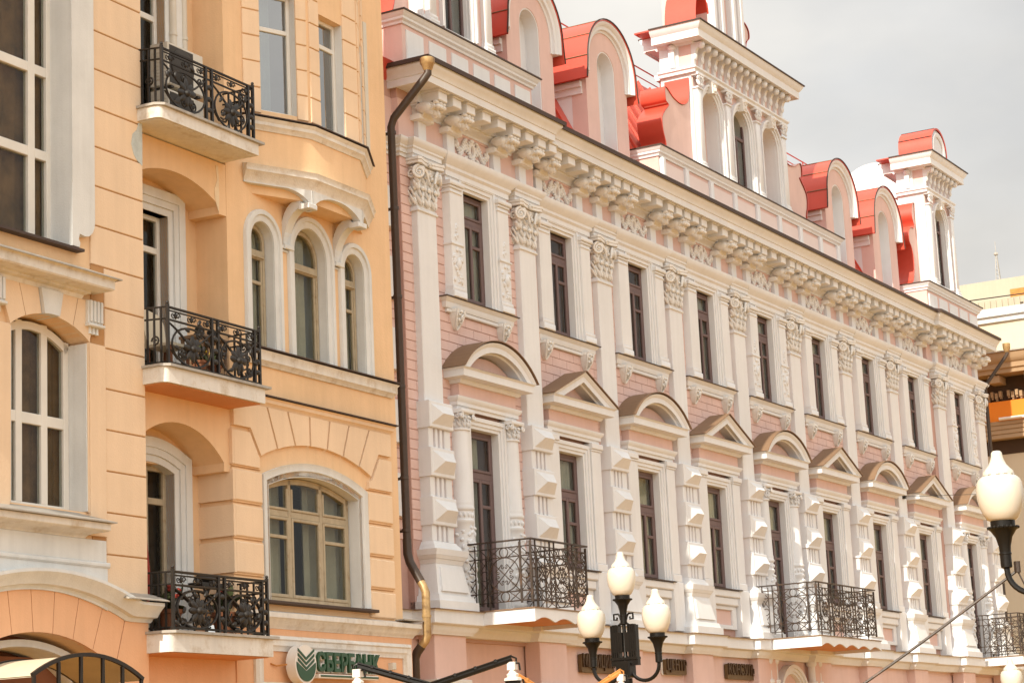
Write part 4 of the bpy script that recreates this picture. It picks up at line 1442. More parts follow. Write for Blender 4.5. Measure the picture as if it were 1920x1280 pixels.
# upper window
f = MB()
frame_rect(f, UWC - UWH, UWC + UWH, 8.66, 13.6, .09, .06, .15, (UWC - .54, UWC + .54), (9.90, 11.03, 12.2), .13)
uw = add('window', f, 'frame_white', OB)
grid_panes(uw, UWC - UWH, UWC + UWH, 8.66, 13.6, .09, .11, (UWC - .54, UWC + .54), (9.90, 11.03, 12.2), .13)
add('interior', interior_mesh(UWC - UWH, UWC + UWH + .8, 8.6, 13.6, .24, 1.4), 'interior', uw)
add('curtain', curtain_mesh(UWC - UWH, UWC + UWH, 8.66, 13.6, .20, .025, 5), 'curtain_brown', uw)
for s_ in (-1, 1):
    sr = MB()
    o_ = [(.90, 8.68), (1.04, 8.68), (1.05, 8.74), (1.02, 8.78), (1.04, 8.86), (1.14, 8.845), (1.23, 8.86), (1.30, 8.92), (1.34, 9.0), (1.35, 9.1), (1.35, 13.9), (.90, 13.9)]
    o_ = [(UWC + s_*x, z) for x, z in o_]
    sr.xz(o_ if s_ > 0 else o_[::-1], LW_ - .10, .06)
    add('surround', sr, 'white_old', uw)
add('sill', MB().box(UWC - 1.1, UWC + 1.1, LW_ - .13, .1, 8.625, 8.66), 'brown_metal', uw)
# arched cornice over the lower window
cn = MB().sweep_xy([(-13, LW_), (-8.32, LW_), (-8.32, LW_ + .2)], [(-.02, 8.02), (.06, 8.02), (.08, 8.07), (.14, 8.09), (.14, 8.12), (.34, 8.13), (.36, 8.15), (.36, 8.26), (.39, 8.28), (-.02, 8.30)])
cno = add('cornice', cn, 'white_grime', OB)
fl = MB().sweep_xy([(-13, LW_), (-8.32, LW_), (-8.32, LW_ + .2)], [(-.02, 8.46), (.06, 8.44), (.43, 8.285), (.43, 8.27), (.40, 8.275), (-.02, 8.40)])
add('flashing', fl, 'grey_sheet', cno)
def triglyph(x):
    m_ = MB().box(-.15, .15, -.05, .1, 7.72, 8.02, .01)
    for q in (-.105, -.035, .035, .105):
        m_.box(q - .022, q + .022, -.075, -.05, 7.74, 8.02, .006)
    m_.box(-.16, .16, -.08, .1, 7.68, 7.72, .01)
    for q in (-.07, 0, .07):
        m_.lathe([(.028, 7.59), (.024, 7.68)], q, .0, 8)
    add('triglyph', m_, 'white_old', OB, (x, LW_ - .05, 0))
triglyph(-8.03)
triglyph(-9.90)
# voussoirs and keystone of the arched window
cur = seg(AWC, AWH, 7.48, .23, 16)
def arch_z(x):
    R_ = (AWH**2 + .23**2)/(2*.23)
    return 7.71 - R_ + math.sqrt(max(R_*R_ - (x - AWC)**2, 0))
tops = [-9.74, -9.48, -9.10, -8.66, -8.28, -8.16]
tb = [(-9.85, -9.62), (-9.45, -9.33), (-9.09, -9.03), (-8.66, -8.73), (-8.33, -8.43), (-7.95, -8.10)]
for i in range(5):
    (t0, b0), (t1, b1) = tb[i], tb[i + 1]
    n = 4
    lo = [(b0 + (b1 - b0)*q/n, arch_z(min(max(b0 + (b1 - b0)*q/n, AWC - AWH), AWC + AWH))) for q in range(n + 1)]
    key = i == 2
    poly = [(t0 + .006, 8.02), *[(x + (.006 if q == 0 else -.006 if q == n else 0), z) for q, (x, z) in enumerate(lo)], (t1 - .006, 8.02)]
    add('keystone' if key else 'voussoir', MB().xz(poly, LW_ - (.10 if key else .055), .06), 'white_old' if key else 'orange_stone', OB)
for s_ in (-1, 1):
    pr_ = MB()
    a, b = sorted((AWC + s_*AWH, AWC + s_*1.08))
    pr_.box(a, b, LW_ - .055, LW_ + .05, 5.0, 7.475, .006)
    a, b = sorted((AWC + s_*(AWH - .004), AWC + s_*(AWH - .03)))
    pr_.box(a, b, LW_ - .04, .06, 5.29, 7.47)
    add('pier', pr_, 'orange_stone', OB)
a = AWC + AWH
add('jamb', MB().box(a - .05, a - .031, LW_ - .03, .08, 5.30, 7.46), 'white_old', OB)
add('jamb', MB().box(AWC - AWH + .031, AWC - AWH + .05, LW_ - .03, .08, 5.30, 7.46), 'white_old', OB)
f = MB()
x0, x1 = AWC - AWH + .05, AWC + AWH - .05
bars(f, [(x0, x0 + .10, 5.29, 7.5), (x1 - .10, x1, 5.29, 7.5), (x0 + .1, x1 - .1, 5.29, 5.37)], .05, .13)
for v in (AWC - .24, AWC + .24):
    f.box(v - .06, v + .06, .054, .126, 5.37, 7.66, .006)
for (p, q) in ((x0 + .1, AWC - .30), (AWC - .18, AWC + .18), (AWC + .30, x1 - .1)):
    f.box(p, q, .056, .124, 6.36, 6.50, .006)
c2 = seg(AWC, AWH - .05, 7.43, .23, 16)
f.sweep_xz(c2, [(0, .05), (-.10, .05), (-.10, .13), (0, .13)])
aw = add('window', f, 'frame_white', OB)
for (p, q) in ((x0 + .1, AWC - .30), (AWC - .18, AWC + .18), (AWC + .30, x1 - .1)):
    pane(aw, p, q, 5.37, 6.36, .09)
    pane(aw, p, q, 6.50, 7.62, .09)
add('interior', interior_mesh(x0, x1 + .8, 5.2, 7.75, .22, 1.2), 'interior', aw)
add('curtain', curtain_mesh(x0, x1, 5.3, 7.7, .17, .02, 6), 'curtain_brown', aw)
sl_ = MB().sweep_xy([(-13, LW_), (-8.27, LW_), (-8.27, LW_ + .2)], [(-.02, 4.95), (.05, 4.95), (.08, 4.99), (.14, 5.01), (.26, 5.03), (.28, 5.05), (.28, 5.13), (-.02, 5.13)])
slo = add('sill', sl_, 'white_grime', OB)
add('flashing', MB().sweep_xy([(-13, LW_), (-8.27, LW_), (-8.27, LW_ + .2)], [(-.02, 5.285), (.02, 5.26), (.34, 5.15), (.34, 5.135), (-.02, 5.14)]), 'grey_sheet', slo)
dd = MB().box(-13, -7.79, LW_ - .05, LW_ + .02, 4.67, 4.949, .006).box(-13, -7.76, LW_ - .10, LW_ + .02, 4.60, 4.668, .02)
# white field above the entrance arch, cut to the archivolt
AR = -9.05
pth = [(x, z) for x, z in seg(AR, 1.55, 3.96, .30, 20)]
fld = [(-13, 3.97)] + [(AR - 1.62, 3.97)] + pth + [(AR + 1.75, 3.96), (-6.96, 3.96)]
for i in range(len(fld) - 1):
    if fld[i + 1][0] <= -7.66:
        dd.xz([fld[i], fld[i + 1], (fld[i + 1][0], 4.60), (fld[i][0], 4.60)], LW_ - .07, LW_ + .02)
    else:
        dd.xz([fld[i], fld[i + 1], (fld[i + 1][0], 4.25), (fld[i][0], 4.25)], LW_ - .03, LW_ + .02)
add('dado', dd, 'white_old', OB)
am = MB()
path = [(-6.90, 3.95), (AR + 1.72, 3.95)] + [(x, z) for x, z in seg(AR, 1.62, 3.96, .30, 24)][::-1] + [(AR - 1.72, 3.95), (-13, 3.95)]
am.sweep_xz(path, [(0, LW_), (0, LW_ - .06), (-.05, LW_ - .09), (-.06, LW_ - .16), (-.12, LW_ - .20), (-.20, LW_ - .28), (-.24, LW_ - .28), (-.24, LW_)])
add('archivolt', am, 'white_old', OB)
add('flashing', MB().yz([(LW_ - .33, 4.205), (LW_ - .33, 4.22), (LW_ - .02, 4.33), (LW_ - .02, 4.25)], -7.70, -6.86), 'grey_sheet', OB)
# entrance voussoirs
lowf = MB().box(-13, -6.94, LW_ - .006, LW_ + .03, 0, 3.2)
vz = lambda x, r, ztop, half: ztop - ((half**2 + r**2)/(2*r)) + math.sqrt(max(((half**2 + r**2)/(2*r))**2 - (x - AR)**2, 0))
vt = [AR + d for d in (-1.75, -1.16, -.60, -.18, .26, .72, 1.18, 1.62)]
vb_ = [AR + d for d in (-1.5, -1.05, -.52, -.14, .22, .60, .98, 1.42)]
for i in range(7):
    n = 3
    T_ = [(vt[i] + (vt[i + 1] - vt[i])*q/n) for q in range(n + 1)]
    B_ = [(vb_[i] + (vb_[i + 1] - vb_[i])*q/n) for q in range(n + 1)]
    top = [(x, min(vz(x, .30, 4.26, 1.62), 4.26) if abs(x - AR) < 1.62 else 3.96) for x in T_]
    bot = [(x, vz(x, .45, 3.75, 1.5)) for x in B_]
    top[0] = (top[0][0] + .006, top[0][1]); top[-1] = (top[-1][0] - .006, top[-1][1])
    bot[0] = (bot[0][0] + .006, bot[0][1]); bot[-1] = (bot[-1][0] - .006, bot[-1][1])
    add('voussoir', MB().xz(top + bot[::-1], LW_ - .04, LW_ + .04), 'salmon', OB)
add('spandrel', MB().xz([(AR + 1.63, 3.955), (AR + 1.43, vz(AR + 1.42, .45, 3.75, 1.5)), (AR + 1.5, 3.28), (AR + 1.5, 0), (E1 - .01, 0), (E1 - .01, 3.955)], LW_ - .04, LW_ + .04), 'salmon', OB)
ia = MB()
for j in range(4):
    r0 = 1.46 - .10*j
    c3 = seg(AR, r0, 3.26, .42, 22)
    ia.sweep_xz(c3[::-1], [(0, .02 + .06*j), (-.001, .02 + .06*j), (.085, .02 + .06*j), (.10, .06 + .06*j), (.10, .5), (0, .5)])
add('inner_arch', ia, 'white_old', OB)
add('entrance_back', MB().box(AR - 1.7, AR + 1.7, .52, .60, 0, 4.0), 'terracotta', OB)
add('entrance_door', MB().box(AR - 1.1, AR + 1.1, .35, .42, 0, 3.5), 'terracotta', OB)

# --- loggia recess
rw = MB()
holes(rw, E1 - .2, E2 + .1, 0, 17, [(-6.45, -5.36, 10.9, 13.3), (-6.45, -5.36, 7.33, 9.85), (-6.45, -5.30, 3.8, 6.25)], .55, .85)
rec = add('recess_wall', rw, 'orange', OB)
for (zs_, rise, ztop) in ((10.03, .27, 10.68), (6.30, .44, 7.10)):
    a_ = spandrel(MB(), seg((E1 + E2 - .18)/2, (E2 - .18 - E1)/2, zs_, rise, 16), ztop, 0.0, .55)
    a_.box(E2 - .18, E2 - .003, 0.003, .55, zs_ - .12, ztop)
    add('recess_arch', a_, 'orange', rec)
for (z0, z1, arched) in ((10.95, 13.3, False), (7.33, 9.85, False), (3.8, 6.25, True)):
    f = MB()
    xa, xb = -6.45, (-5.30 if arched else -5.36)
    wood = arched
    frame_rect(f, xa, xb, z0, z1, .07, .68, .75, ((xa + xb)/2 + .12,), (z0 + (z1 - z0)*.80,), .09)
    w = add('window', f, 'frame_beige' if wood else 'frame_white', rec)
    sr = MB()
    if arched:
        c4 = [(xb, z0)] + seg((xa + xb)/2, (xb - xa)/2, z1 - .10, .12, 12)[::-1] + [(xa, z0)]
    else:
        c4 = [(xb, z0), (xb, z1), (xa, z1), (xa, z0)]
    sr.sweep_xz(c4, [(0, .53), (-.10, .53), (-.10, .50), (-.20, .50), (-.20, .48), (-.34, .48), (-.34, .56), (0, .72)])
    add('surround', sr, 'white_old', rec)
    grid_panes(rec, xa, xb, z0, z1, .07, .72, ((xa + xb)/2 + .12,), (z0 + (z1 - z0)*.80,), .09)
    add('interior', interior_mesh(xa, xb, z0, z1, .76, 1.2), 'interior', rec)
    add('curtain', curtain_mesh(xa, xb - .4, z0, z1, .95, .04, 7), 'curtain_brown', rec)

# --- right part: wall with openings
W3 = [(-3.805, .295), (-2.53, .445), (-1.285, .285)]
SPZ, BOT = 9.72, 8.11
BWC, BWH = -2.56, 1.22
rwm = MB()
hh = [(c - h, c + h, BOT, SPZ + h) for c, h in W3] + [(BWC - BWH, BWC + BWH, 4.44, 6.32), (-4.0, -1.0, 11.3, 13.9)]
holes(rwm, E2, -.15, 4.1, 17, hh, 0.0, .6)
for c, h in W3:
    spandrel(rwm, [(c - h, SPZ)] + arc(c, SPZ, h, PI, 0, 18)[1:-1] + [(c + h, SPZ)], SPZ + h, 0, .6)
spandrel(rwm, seg(BWC, BWH, 6.10, .22, 16), 6.32, 0, .6)
rwall = add('wall', rwm, 'orange', OB)
for c, h in W3:
    so_ = h + .175
    path = [(c + h, BOT), (c + h, SPZ)] + arc(c, SPZ, h, 0, PI, 20)[1:-1] + [(c - h, SPZ), (c - h, BOT)]
    sr = MB().sweep_xz(path, [(0, -.02), (-.03, -.03), (-.09, -.03), (-.10, -.06), (-.165, -.06), (-.175, -.04), (-.175, .03), (0, .03)])
    f = MB()
    p2 = [(c + h - .02, BOT), (c + h - .02, SPZ)] + arc(c, SPZ, h - .02, 0, PI, 18)[1:-1] + [(c - h + .02, SPZ), (c - h + .02, BOT)]
    f.sweep_xz(p2, [(0, .14), (.06, .14), (.06, .21), (0, .21)])
    f.box(c - h + .08, c + h - .08, .135, .21, 9.48, 9.62, .01)
    f.box(c - h + .06, c + h - .06, .11, .21, 9.50, 9.53, .005)
    if h < .4:
        f.box(c - h + .08, c + h - .08, .145, .20, 9.10, 9.15, .006)
    f.box(c + h - .12, c + h - .085, .145, .20, BOT + .05, 9.48, .006)
    f.box(c - h + .08, c + h - .08, .14, .21, BOT, BOT + .06, .006)
    w = add('window', f, 'frame_beige', OB)
    add('surround', sr, 'white_old', w)
    rv = MB().sweep_xz(path, [(0.006, .0), (-.02, .0), (-.02, .5), (.006, .5)])
    add('reveal', rv, 'white_old', w)
    pane(w, c - h + .08, c + h - .12, BOT + .06, 9.10 if h < .4 else 9.48, .17)
    if h < .4:
        pane(w, c - h + .08, c + h - .12, 9.15, 9.48, .17)
    fan = [(c - h + .08, 9.62), (c + h - .08, 9.62), (c + h - .08, SPZ)] + arc(c, SPZ, h - .08, 0, PI, 14)[1:-1] + [(c - h + .08, SPZ)]
    add('pane', MB().xz(fan, .17, .178), 'glass', w)
    add('interior', interior_mesh(c - h, c + h + .7, BOT - .05, SPZ + h, .51, 1.1), 'interior', w)
    add('curtain', curtain_mesh(c - h, c + h*(.55 if h > .4 else .95), BOT, SPZ + h*.9, .26, .02, 8), 'curtain', w)
    add('sill', MB().box(c - h - .03, c + h + .05, -.02, .2, BOT - .03, BOT + .002), 'brown_metal', w)
# impost strip between the three windows, sill course, second course
for a, b in ((W3[0][0] + .475, W3[1][0] - .625), (W3[1][0] + .625, W3[2][0] - .465)):
    add('impost', MB().box(a, b, -.05, .05, 9.70, 9.76, .01).box(a, b, -.03, .05, 9.66, 9.7005, .01), 'white_old', OB)
sc = add('sill_course', MB().sweep_xy([(E2 + .3, 0), (-.30, 0), (-.30, .1)], [(-.02, 7.83), (.03, 7.83), (.05, 7.87), (.09, 7.90), (.09, 8.00), (.12, 8.04), (-.02, 8.06)]), 'white_grime', OB)
add('flashing', MB().box(E2 + .3, -.20, -.15, .0, 8.061, 8.078), 'brown_metal', sc)
sc = add('string_course', MB().sweep_xy([(E2 + .3, 0), (-.42, 0), (-.42, .1)], [(-.02, 7.22), (.03, 7.22), (.05, 7.26), (.08, 7.28), (.08, 7.33), (.11, 7.35), (-.02, 7.36)]), 'orange_stone', OB)
add('flashing', MB().box(E2 + .3, -.28, -.14, .0, 7.362, 7.38), 'brown_metal', sc)
# rusticated blocks and voussoirs round the big window
def zarc(x):
    R_ = (1.53**2 + .30**2)/(2*.30)
    return 6.78 - R_ + math.sqrt(max(R_*R_ - (x + 2.53)**2, 0))
VT = [-4.30, -3.84, -3.31, -2.73, -2.18, -1.64, -1.06, -.60]
VB = [-4.04, -3.60, -3.13, -2.73, -2.27, -1.83, -1.38, -1.02]
for i in range(7):
    n = 3
    bot = [(VB[i] + (VB[i + 1] - VB[i])*q/n) for q in range(n + 1)]
    zt_ = [7.215, 7.215]
    lo_ = [(x + (.022 if q == 0 else -.022 if q == n else 0), zarc(x)) for q, x in enumerate(bot)]
    poly = [(VT[i] + .022, 7.215)] + lo_ + [(VT[i + 1] - .022, 7.215)]
    if i == 0:
        poly = [(E2 - .004, 7.215), (E2 - .004, 6.865), (-4.27, 6.865)] + lo_ + [(VT[1] - .022, 7.215)]
    if i == 6:
        poly = [(VT[6] + .022, 7.215)] + lo_ + [(-.80, 6.865), (-.42, 6.865), (-.42, 7.215)]
    add('voussoir', MB().xz(poly, -.055, .03), 'orange_stone', OB)
JZ = [4.28, 4.74, 5.25, 5.76, 6.27, 6.83]
for i in range(5):
    z0, z1 = JZ[i] + .035, JZ[i + 1] - .035
    if i < 4:
        b1 = MB().box(E2 - .004, -4.0, -.055, .03, z0, z1, .015)
        b2 = MB().box(-1.14, -.42, -.055, .03, z0, z1, .015)
    else:
        b1 = MB().xz([(E2 - .004, z0), (-4.06, z0), (-4.06, 6.45), (-4.29, z1), (E2 - .004, z1)], -.055, .03)
        b2 = MB().xz([(-1.10, z0), (-.42, z0), (-.42, z1), (-.78, z1), (-1.0, 6.44), (-1.10, 6.40)], -.055, .03)
    add('stone', b1, 'orange_stone', OB)
    add('stone', b2, 'orange_stone', OB)
    b3 = MB().box(E2 - .050, E2 + .002, -.052, .56, z0, z1)
    add('stone', b3, 'orange_stone', OB)
# joints are edged by a fine moulding
jm = MB()
for z in JZ[1:5]:
    for a, b in ((E2 - .03, -3.995), (-1.145, -.415)):
        jm.box(a, b, -.030, .0, z - .034, z - .012).box(a, b, -.030, .0, z + .012, z + .034)
add('joint_moulding', jm, 'orange', OB, kind='stuff')
# big window
f = MB()
x0, x1 = BWC - BWH + .03, BWC + BWH - .03
bars(f, [(x0, x0 + .08, 4.44, 6.15), (x1 - .08, x1, 4.44, 6.15), (x0 + .08, x1 - .08, 4.44, 4.52), (BWC - .46, BWC - .38, 4.52, 6.27), (BWC + .38, BWC + .46, 4.52, 6.27)], .18, .27)
segx = ((x0 + .08, BWC - .46), (BWC - .38, BWC + .38), (BWC + .46, x1 - .08))
for p, q in segx:
    f.box(p, q, .185, .265, 5.70, 5.80, .008)
f.sweep_xz(seg(BWC, BWH - .03, 6.09, .21, 16), [(0, .18), (-.08, .18), (-.08, .27), (0, .27)])
for i, (p, q) in enumerate(segx):
    bars(f, [(p, p + .045, 4.52, 5.70), (q - .045, q, 4.52, 5.70), (p + .045, q - .045, 5.655, 5.70), (p + .045, q - .045, 4.52, 4.57),
             (p, p + .04, 5.80, 6.13), (q - .04, q, 5.80, 6.13), (p + .04, q - .04, 5.80, 5.84)], .17, .24)
    if i != 1:
        f.box(p + .045, q - .045, .172, .238, 5.38, 5.43, .006)
bw = add('window', f, 'frame_beige', OB)
for i, (p, q) in enumerate(segx):
    if i != 1:
        pane(bw, p + .045, q - .045, 4.57, 5.38, .20)
        pane(bw, p + .045, q - .045, 5.43, 5.655, .20)
    else:
        pane(bw, p + .045, q - .045, 4.57, 5.655, .20)
    pane(bw, p + .04, q - .04, 5.84, 6.24, .20)
path = [(BWC + BWH, 4.44)] + seg(BWC, BWH, 6.10, .22, 18)[::-1] + [(BWC - BWH, 4.44)]
add('surround', MB().sweep_xz(path, [(0, .0), (-.07, .0), (-.08, -.03), (-.15, -.03), (-.19, -.05), (-.19, .05), (0, .05)]), 'white_old', bw)
add('reveal', MB().sweep_xz(path, [(.008, .0), (-.02, .0), (-.02, .5), (.008, .5)]), 'white_old', bw)
add('interior', interior_mesh(x0, x1 + .8, 4.4, 6.35, .505, 1.3), 'interior', bw)
add('curtain', curtain_mesh(x0, x0 + .8, 4.45, 6.3, .36, .04, 7), 'curtain', bw)
add('curtain', curtain_mesh(x1 - 1.0, x1, 4.45, 6.3, .38, .04, 7), 'curtain', bw)
add('sill', MB().box(BWC - BWH - .25, BWC + BWH + .28, -.14, .3, 4.375, 4.42, .008), 'brown_metal', bw)
# base cornice, framed ground-floor field
bcn = add('base_cornice', MB().sweep_xy([(E2 + .2, 0), (.06, 0), (.06, .3)], [(-.02, 4.03), (.03, 4.03), (.05, 4.07), (.09, 4.10), (.11, 4.16), (.14, 4.18), (.14, 4.25), (-.02, 4.29)]), 'white_grime', OB)
add('flashing', MB().box(-.38, .22, -.17, .1, 4.292, 4.312), 'grey_sheet', bcn)
gf = MB().box(E2, .06, -.02, .3, 0, 4.03)
add('ground_floor_wall', gf, 'salmon', OB)
fm = MB().sweep_xz([(-.02, .5), (-.02, 3.93), (-4.28, 3.93), (-4.28, .5)], [(0, -.02), (0, -.06), (.05, -.09), (.07, -.07), (.14, -.07), (.16, -.05), (.22, -.04), (.22, -.02)])
add('field_frame', fm, 'white_grime', OB)
add('base_board', MB().box(-4.2, -.2, -.06, -.02, 3.12, 3.27, .015), 'white_grime', OB)

# --- oriel
PL = [(-4.25, 0.0), (-3.14, -.47), (-1.74, -.47), (-.80, 0.0)]
def off(P, o):
    out = []
    V = [Vector(p) for p in P]
    for i in range(len(V)):
        d1 = (V[i] - V[i - 1]).normalized() if i > 0 else None
        d2 = (V[i + 1] - V[i]).normalized() if i < len(V) - 1 else None
        d1 = d1 or d2
        d2 = d2 or d1
        n1, n2 = Vector((d1.y, -d1.x)), Vector((d2.y, -d2.x))
        m_ = n1 + n2
        m_ = m_/(m_.length_squared/2)
        out.append((V[i].x + o*m_.x, V[i].y + o*m_.y))
    return out
orl = MB()
orl.xy(PL + [(-.8, .02), (-4.25, .02)], 10.60, 11.55)
ori = add('oriel', orl, 'orange', OB)
led = MB().sweep_xy(PL, [(-.02, 11.36), (.02, 11.36), (.04, 11.40), (.08, 11.43), (.08, 11.48), (.12, 11.53), (-.02, 11.55)])
add('ledge', led, 'white_grime', ori)
add('flashing', MB().sweep_xy(PL, [(-.3, 11.60), (-.02, 11.58), (.15, 11.545), (.15, 11.56), (-.02, 11.60), (-.3, 11.62)]), 'brown_metal', ori)
low = MB().sweep_xy(PL, [(-.02, 10.55), (.02, 10.55), (.03, 10.60), (.06, 10.63), (.08, 10.68), (.11, 10.70), (.11, 10.75), (.14, 10.79), (-.02, 10.83)])
add('lower_moulding', low, 'white_grime', ori)
# arched valance under each facet and the soffit behind it
for i in range(3):
    A, B = Vector(PL[i]), Vector(PL[i + 1])
    d = (B - A)
    Ln = d.length
    u_ = d/Ln
    nn = Vector((u_.y, -u_.x))
    vb = MB()
    drop = [(0, .30 if i != 0 else .02), (Ln, .30 if i != 2 else .02)]
    n = 14
    for q in range(n):
        t0, t1 = q/n, (q + 1)/n
        def dz(t):
            l_, r_ = drop[0][1], drop[1][1]
            base = l_ + (r_ - l_)*t
            k_ = 1 - (2*t - 1)**2
            return max(.02, base*(1 - .95*k_**.6))
        p0, p1 = A + u_*Ln*t0 - nn*.10, A + u_*Ln*t1 - nn*.10
        q0, q1 = A + u_*Ln*t0 + nn*.02, A + u_*Ln*t1 + nn*.02
        za, zb_ = 10.55 - dz(t0), 10.55 - dz(t1)
        vb.add([(p0.x, p0.y, za), (p1.x, p1.y, zb_), (p1.x, p1.y, 10.56), (p0.x, p0.y, 10.56), (q0.x, q0.y, za), (q1.x, q1.y, zb_), (q1.x, q1.y, 10.56), (q0.x, q0.y, 10.56)],
               [(0, 1, 2, 3), (4, 5, 6, 7), (0, 1, 5, 4), (3, 2, 6, 7)])
    add('valance', vb, 'white_old', ori)
sfm = MB()
inn = off(PL, -.08)
sfm.xy([(x, y) for x, y in inn] + [(inn[-1][0], .02), (inn[0][0], .02)], 10.40, 10.58)
add('soffit', sfm, 'orange', ori)
for x, yt in ((-3.17, -.47), (-1.77, -.47)):
    bm2 = MB()
    pts = []
    for q in range(13):
        t = q/12
        a = t*PI/2
        pts.append((yt + .08 + (-.02 - yt - .08)*math.sin(a)*1.0, 10.30 - .55*(1 - math.cos(a))))
    o1 = pts
    o2 = [(y + .14*math.cos(PI/2*q/12)*.3 + .04, z + .13 + .0*q) for q, (y, z) in enumerate(pts)]
    for q in range(12):
        vs2 = [(x - .09, o1[q][0], o1[q][1]), (x - .09, o1[q + 1][0], o1[q + 1][1]), (x - .09, min(o2[q + 1][0], .03), o2[q + 1][1]), (x - .09, min(o2[q][0], .03), o2[q][1])]
        vs2 += [(x + .09, v[1], v[2]) for v in vs2]
        bm2.add(vs2, [(0, 1, 2, 3), (7, 6, 5, 4), (0, 4, 5, 1), (1, 5, 6, 2), (2, 6, 7, 3), (3, 7, 4, 0)])
    bm2.box(x - .12, x + .12, yt - .04, yt + .14, 10.26, 10.34, .01)
    bm2.box(x - .12, x + .12, -.08, .04, 9.70, 9.77, .01)
    add('oriel_bracket', bm2, 'white_old', ori)
# upper storey of the oriel: piers between the windows, each facet its own
def facet(i, wa, wb, z0, z1):
    A, B = Vector(PL[i]), Vector(PL[i + 1])
    d = B - A
    Ln = d.length
    ang = math.atan2(d.y, d.x)
    fo = MB()
    holes(fo, 0, Ln, 11.6, 17, [(wa, wb, z0, z1)], 0, .28)
    o = add('oriel_facet', fo, 'orange', OB, (A.x, A.y, 0), ang)
    z = 11.62
    while z < 14.4:
        for a, b in ((.03, wa - .004), (wb + .004, Ln - .03)):
            if b - a > .05:
                add('stone', MB().box(a, b, -.025, .02, z + .009, z + .40 - .009, .008), 'orange_stone', o)
        z += .40
    fr_ = MB()
    frame_rect(fr_, wa, wb, z0, z1, .06, .13, .20, (), (13.02,), .07)
    w = add('window', fr_, 'frame_white', o)
    pane(o, wa + .06, wb - .06, z0 + .06, 12.985, .165, 'glass_sky')
    pane(o, wa + .06, wb - .06, 13.055, z1 - .06, .165, 'glass_sky')
    add('interior', interior_mesh(wa, wb, z0, z1, .21, 1.0), 'interior', o)
    add('curtain', curtain_mesh(wa, wb - .25, z0, z1, .34, .03, 7), 'curtain', o)
    rv = MB().box(wb - .004, wb + .016, 0.0, .13, z0, z1).box(wa - .016, wa + .004, 0.0, .13, z0, z1)
    add('reveal', rv, 'white_old', o)
facet(0, .34, .98, 11.68, 13.60)
facet(1, .30, .98, 11.62, 13.45)
facet(2, .34, .78, 11.62, 13.5)
add('rain_strip', MB().box(-.84, -.74, -.06, .02, 11.62, 14.0), 'ac_white', OB)

# --- unseen cornice, added and sized to keep sun off the orange front
add('shading_cornice', MB().sweep_xy([(-34, LW_), (E1, LW_), (E1, 0), (-.15, 0)], [(-.1, 16.6), (.08, 16.7), (.12, 16.9), (.54, 16.95), (.56, 17.1), (.62, 17.25), (.62, 17.35), (-.1, 17.4)]), 'white_old', OB)
add('shading_wall', MB().box(-34, -13.01, LW_, .3, 0, 17.2), 'orange', OB)  # unseen wall, added so the shading cornice reaches far enough left
# --- three balconies
def petal(mb, c, ang, L_, wd, y, tilt=.25):
    rot = Matrix.Rotation(-ang, 3, 'Y')
    p = rot @ Vector((0, 0, L_*.52))
    mb.ell((c[0] + p.x, y - .02, c[1] + p.z), (wd, .022, L_*.5), 8, 6, rot)
def nouveau_panel(x0, x1, z0, z1, y, seed):
    mb = MB()
    rr = random.Random(seed)
    w, h = x1 - x0, z1 - z0
    cx, cz = (x0 + x1)/2 + .02, z0 + h*.42
    n = 30
    mb.tube([(cx + .46*w*math.cos(2*PI*i/n), y, z0 + h*.45 + .44*h*math.sin(2*PI*i/n)) for i in range(n + 1)], .016, 5)
    mb.tube([(x0, y, z1 - .05), (x0 + .16*w, y, z1 - .20*h), (cx - .12*w, y, cz + .16*h), (cx + .02*w, y, cz), (cx + .10*w, y, z0 + .18*h), (cx + .20*w, y, z0)], [.014, .016, .018, .022, .018, .014], 5)
    mb.tube([(x1, y, z1 - .06), (cx + .24*w, y, cz + .22*h), (cx, y, cz), (cx - .16*w, y, z0 + .14*h), (cx - .34*w, y, z0 + .12*h), (x0 + .03, y, z0 + .30*h)], [.013, .016, .02, .016, .014, .012], 5)
    for a in (0.05, .75, 1.45, 2.25, 3.0, 3.75, 4.6, 5.45):
        petal(mb, (cx, cz), a + rr.random()*.25, h*(.30 + .06*rr.random()), .042 + .016*rr.random(), y)
    mb.ell((cx, y - .035, cz), (.055, .045, .055), 8, 6)
    for k in range(7):
        sx, sz = x0 + w*(.10 + .80*rr.random()), z0 + h*(.08 + .84*rr.random())
        sp = spiral(sx, sz, .06 + .035*rr.random(), 1.3, rr.choice((-1, 1)), rr.random()*6, 18)
        mb.tube([(a, y, b) for a, b in sp], .0125, 5)
        mb.ell((sp[-1][0], y, sp[-1][1]), (.028, .024, .028), 6, 4)
    for k in range(5):
        a = rr.random()*6.28
        bx, bz = x0 + w*rr.random(), z0 + h*rr.random()
        petal(mb, (bx, bz), a, h*.18, .028, y)
    return mb
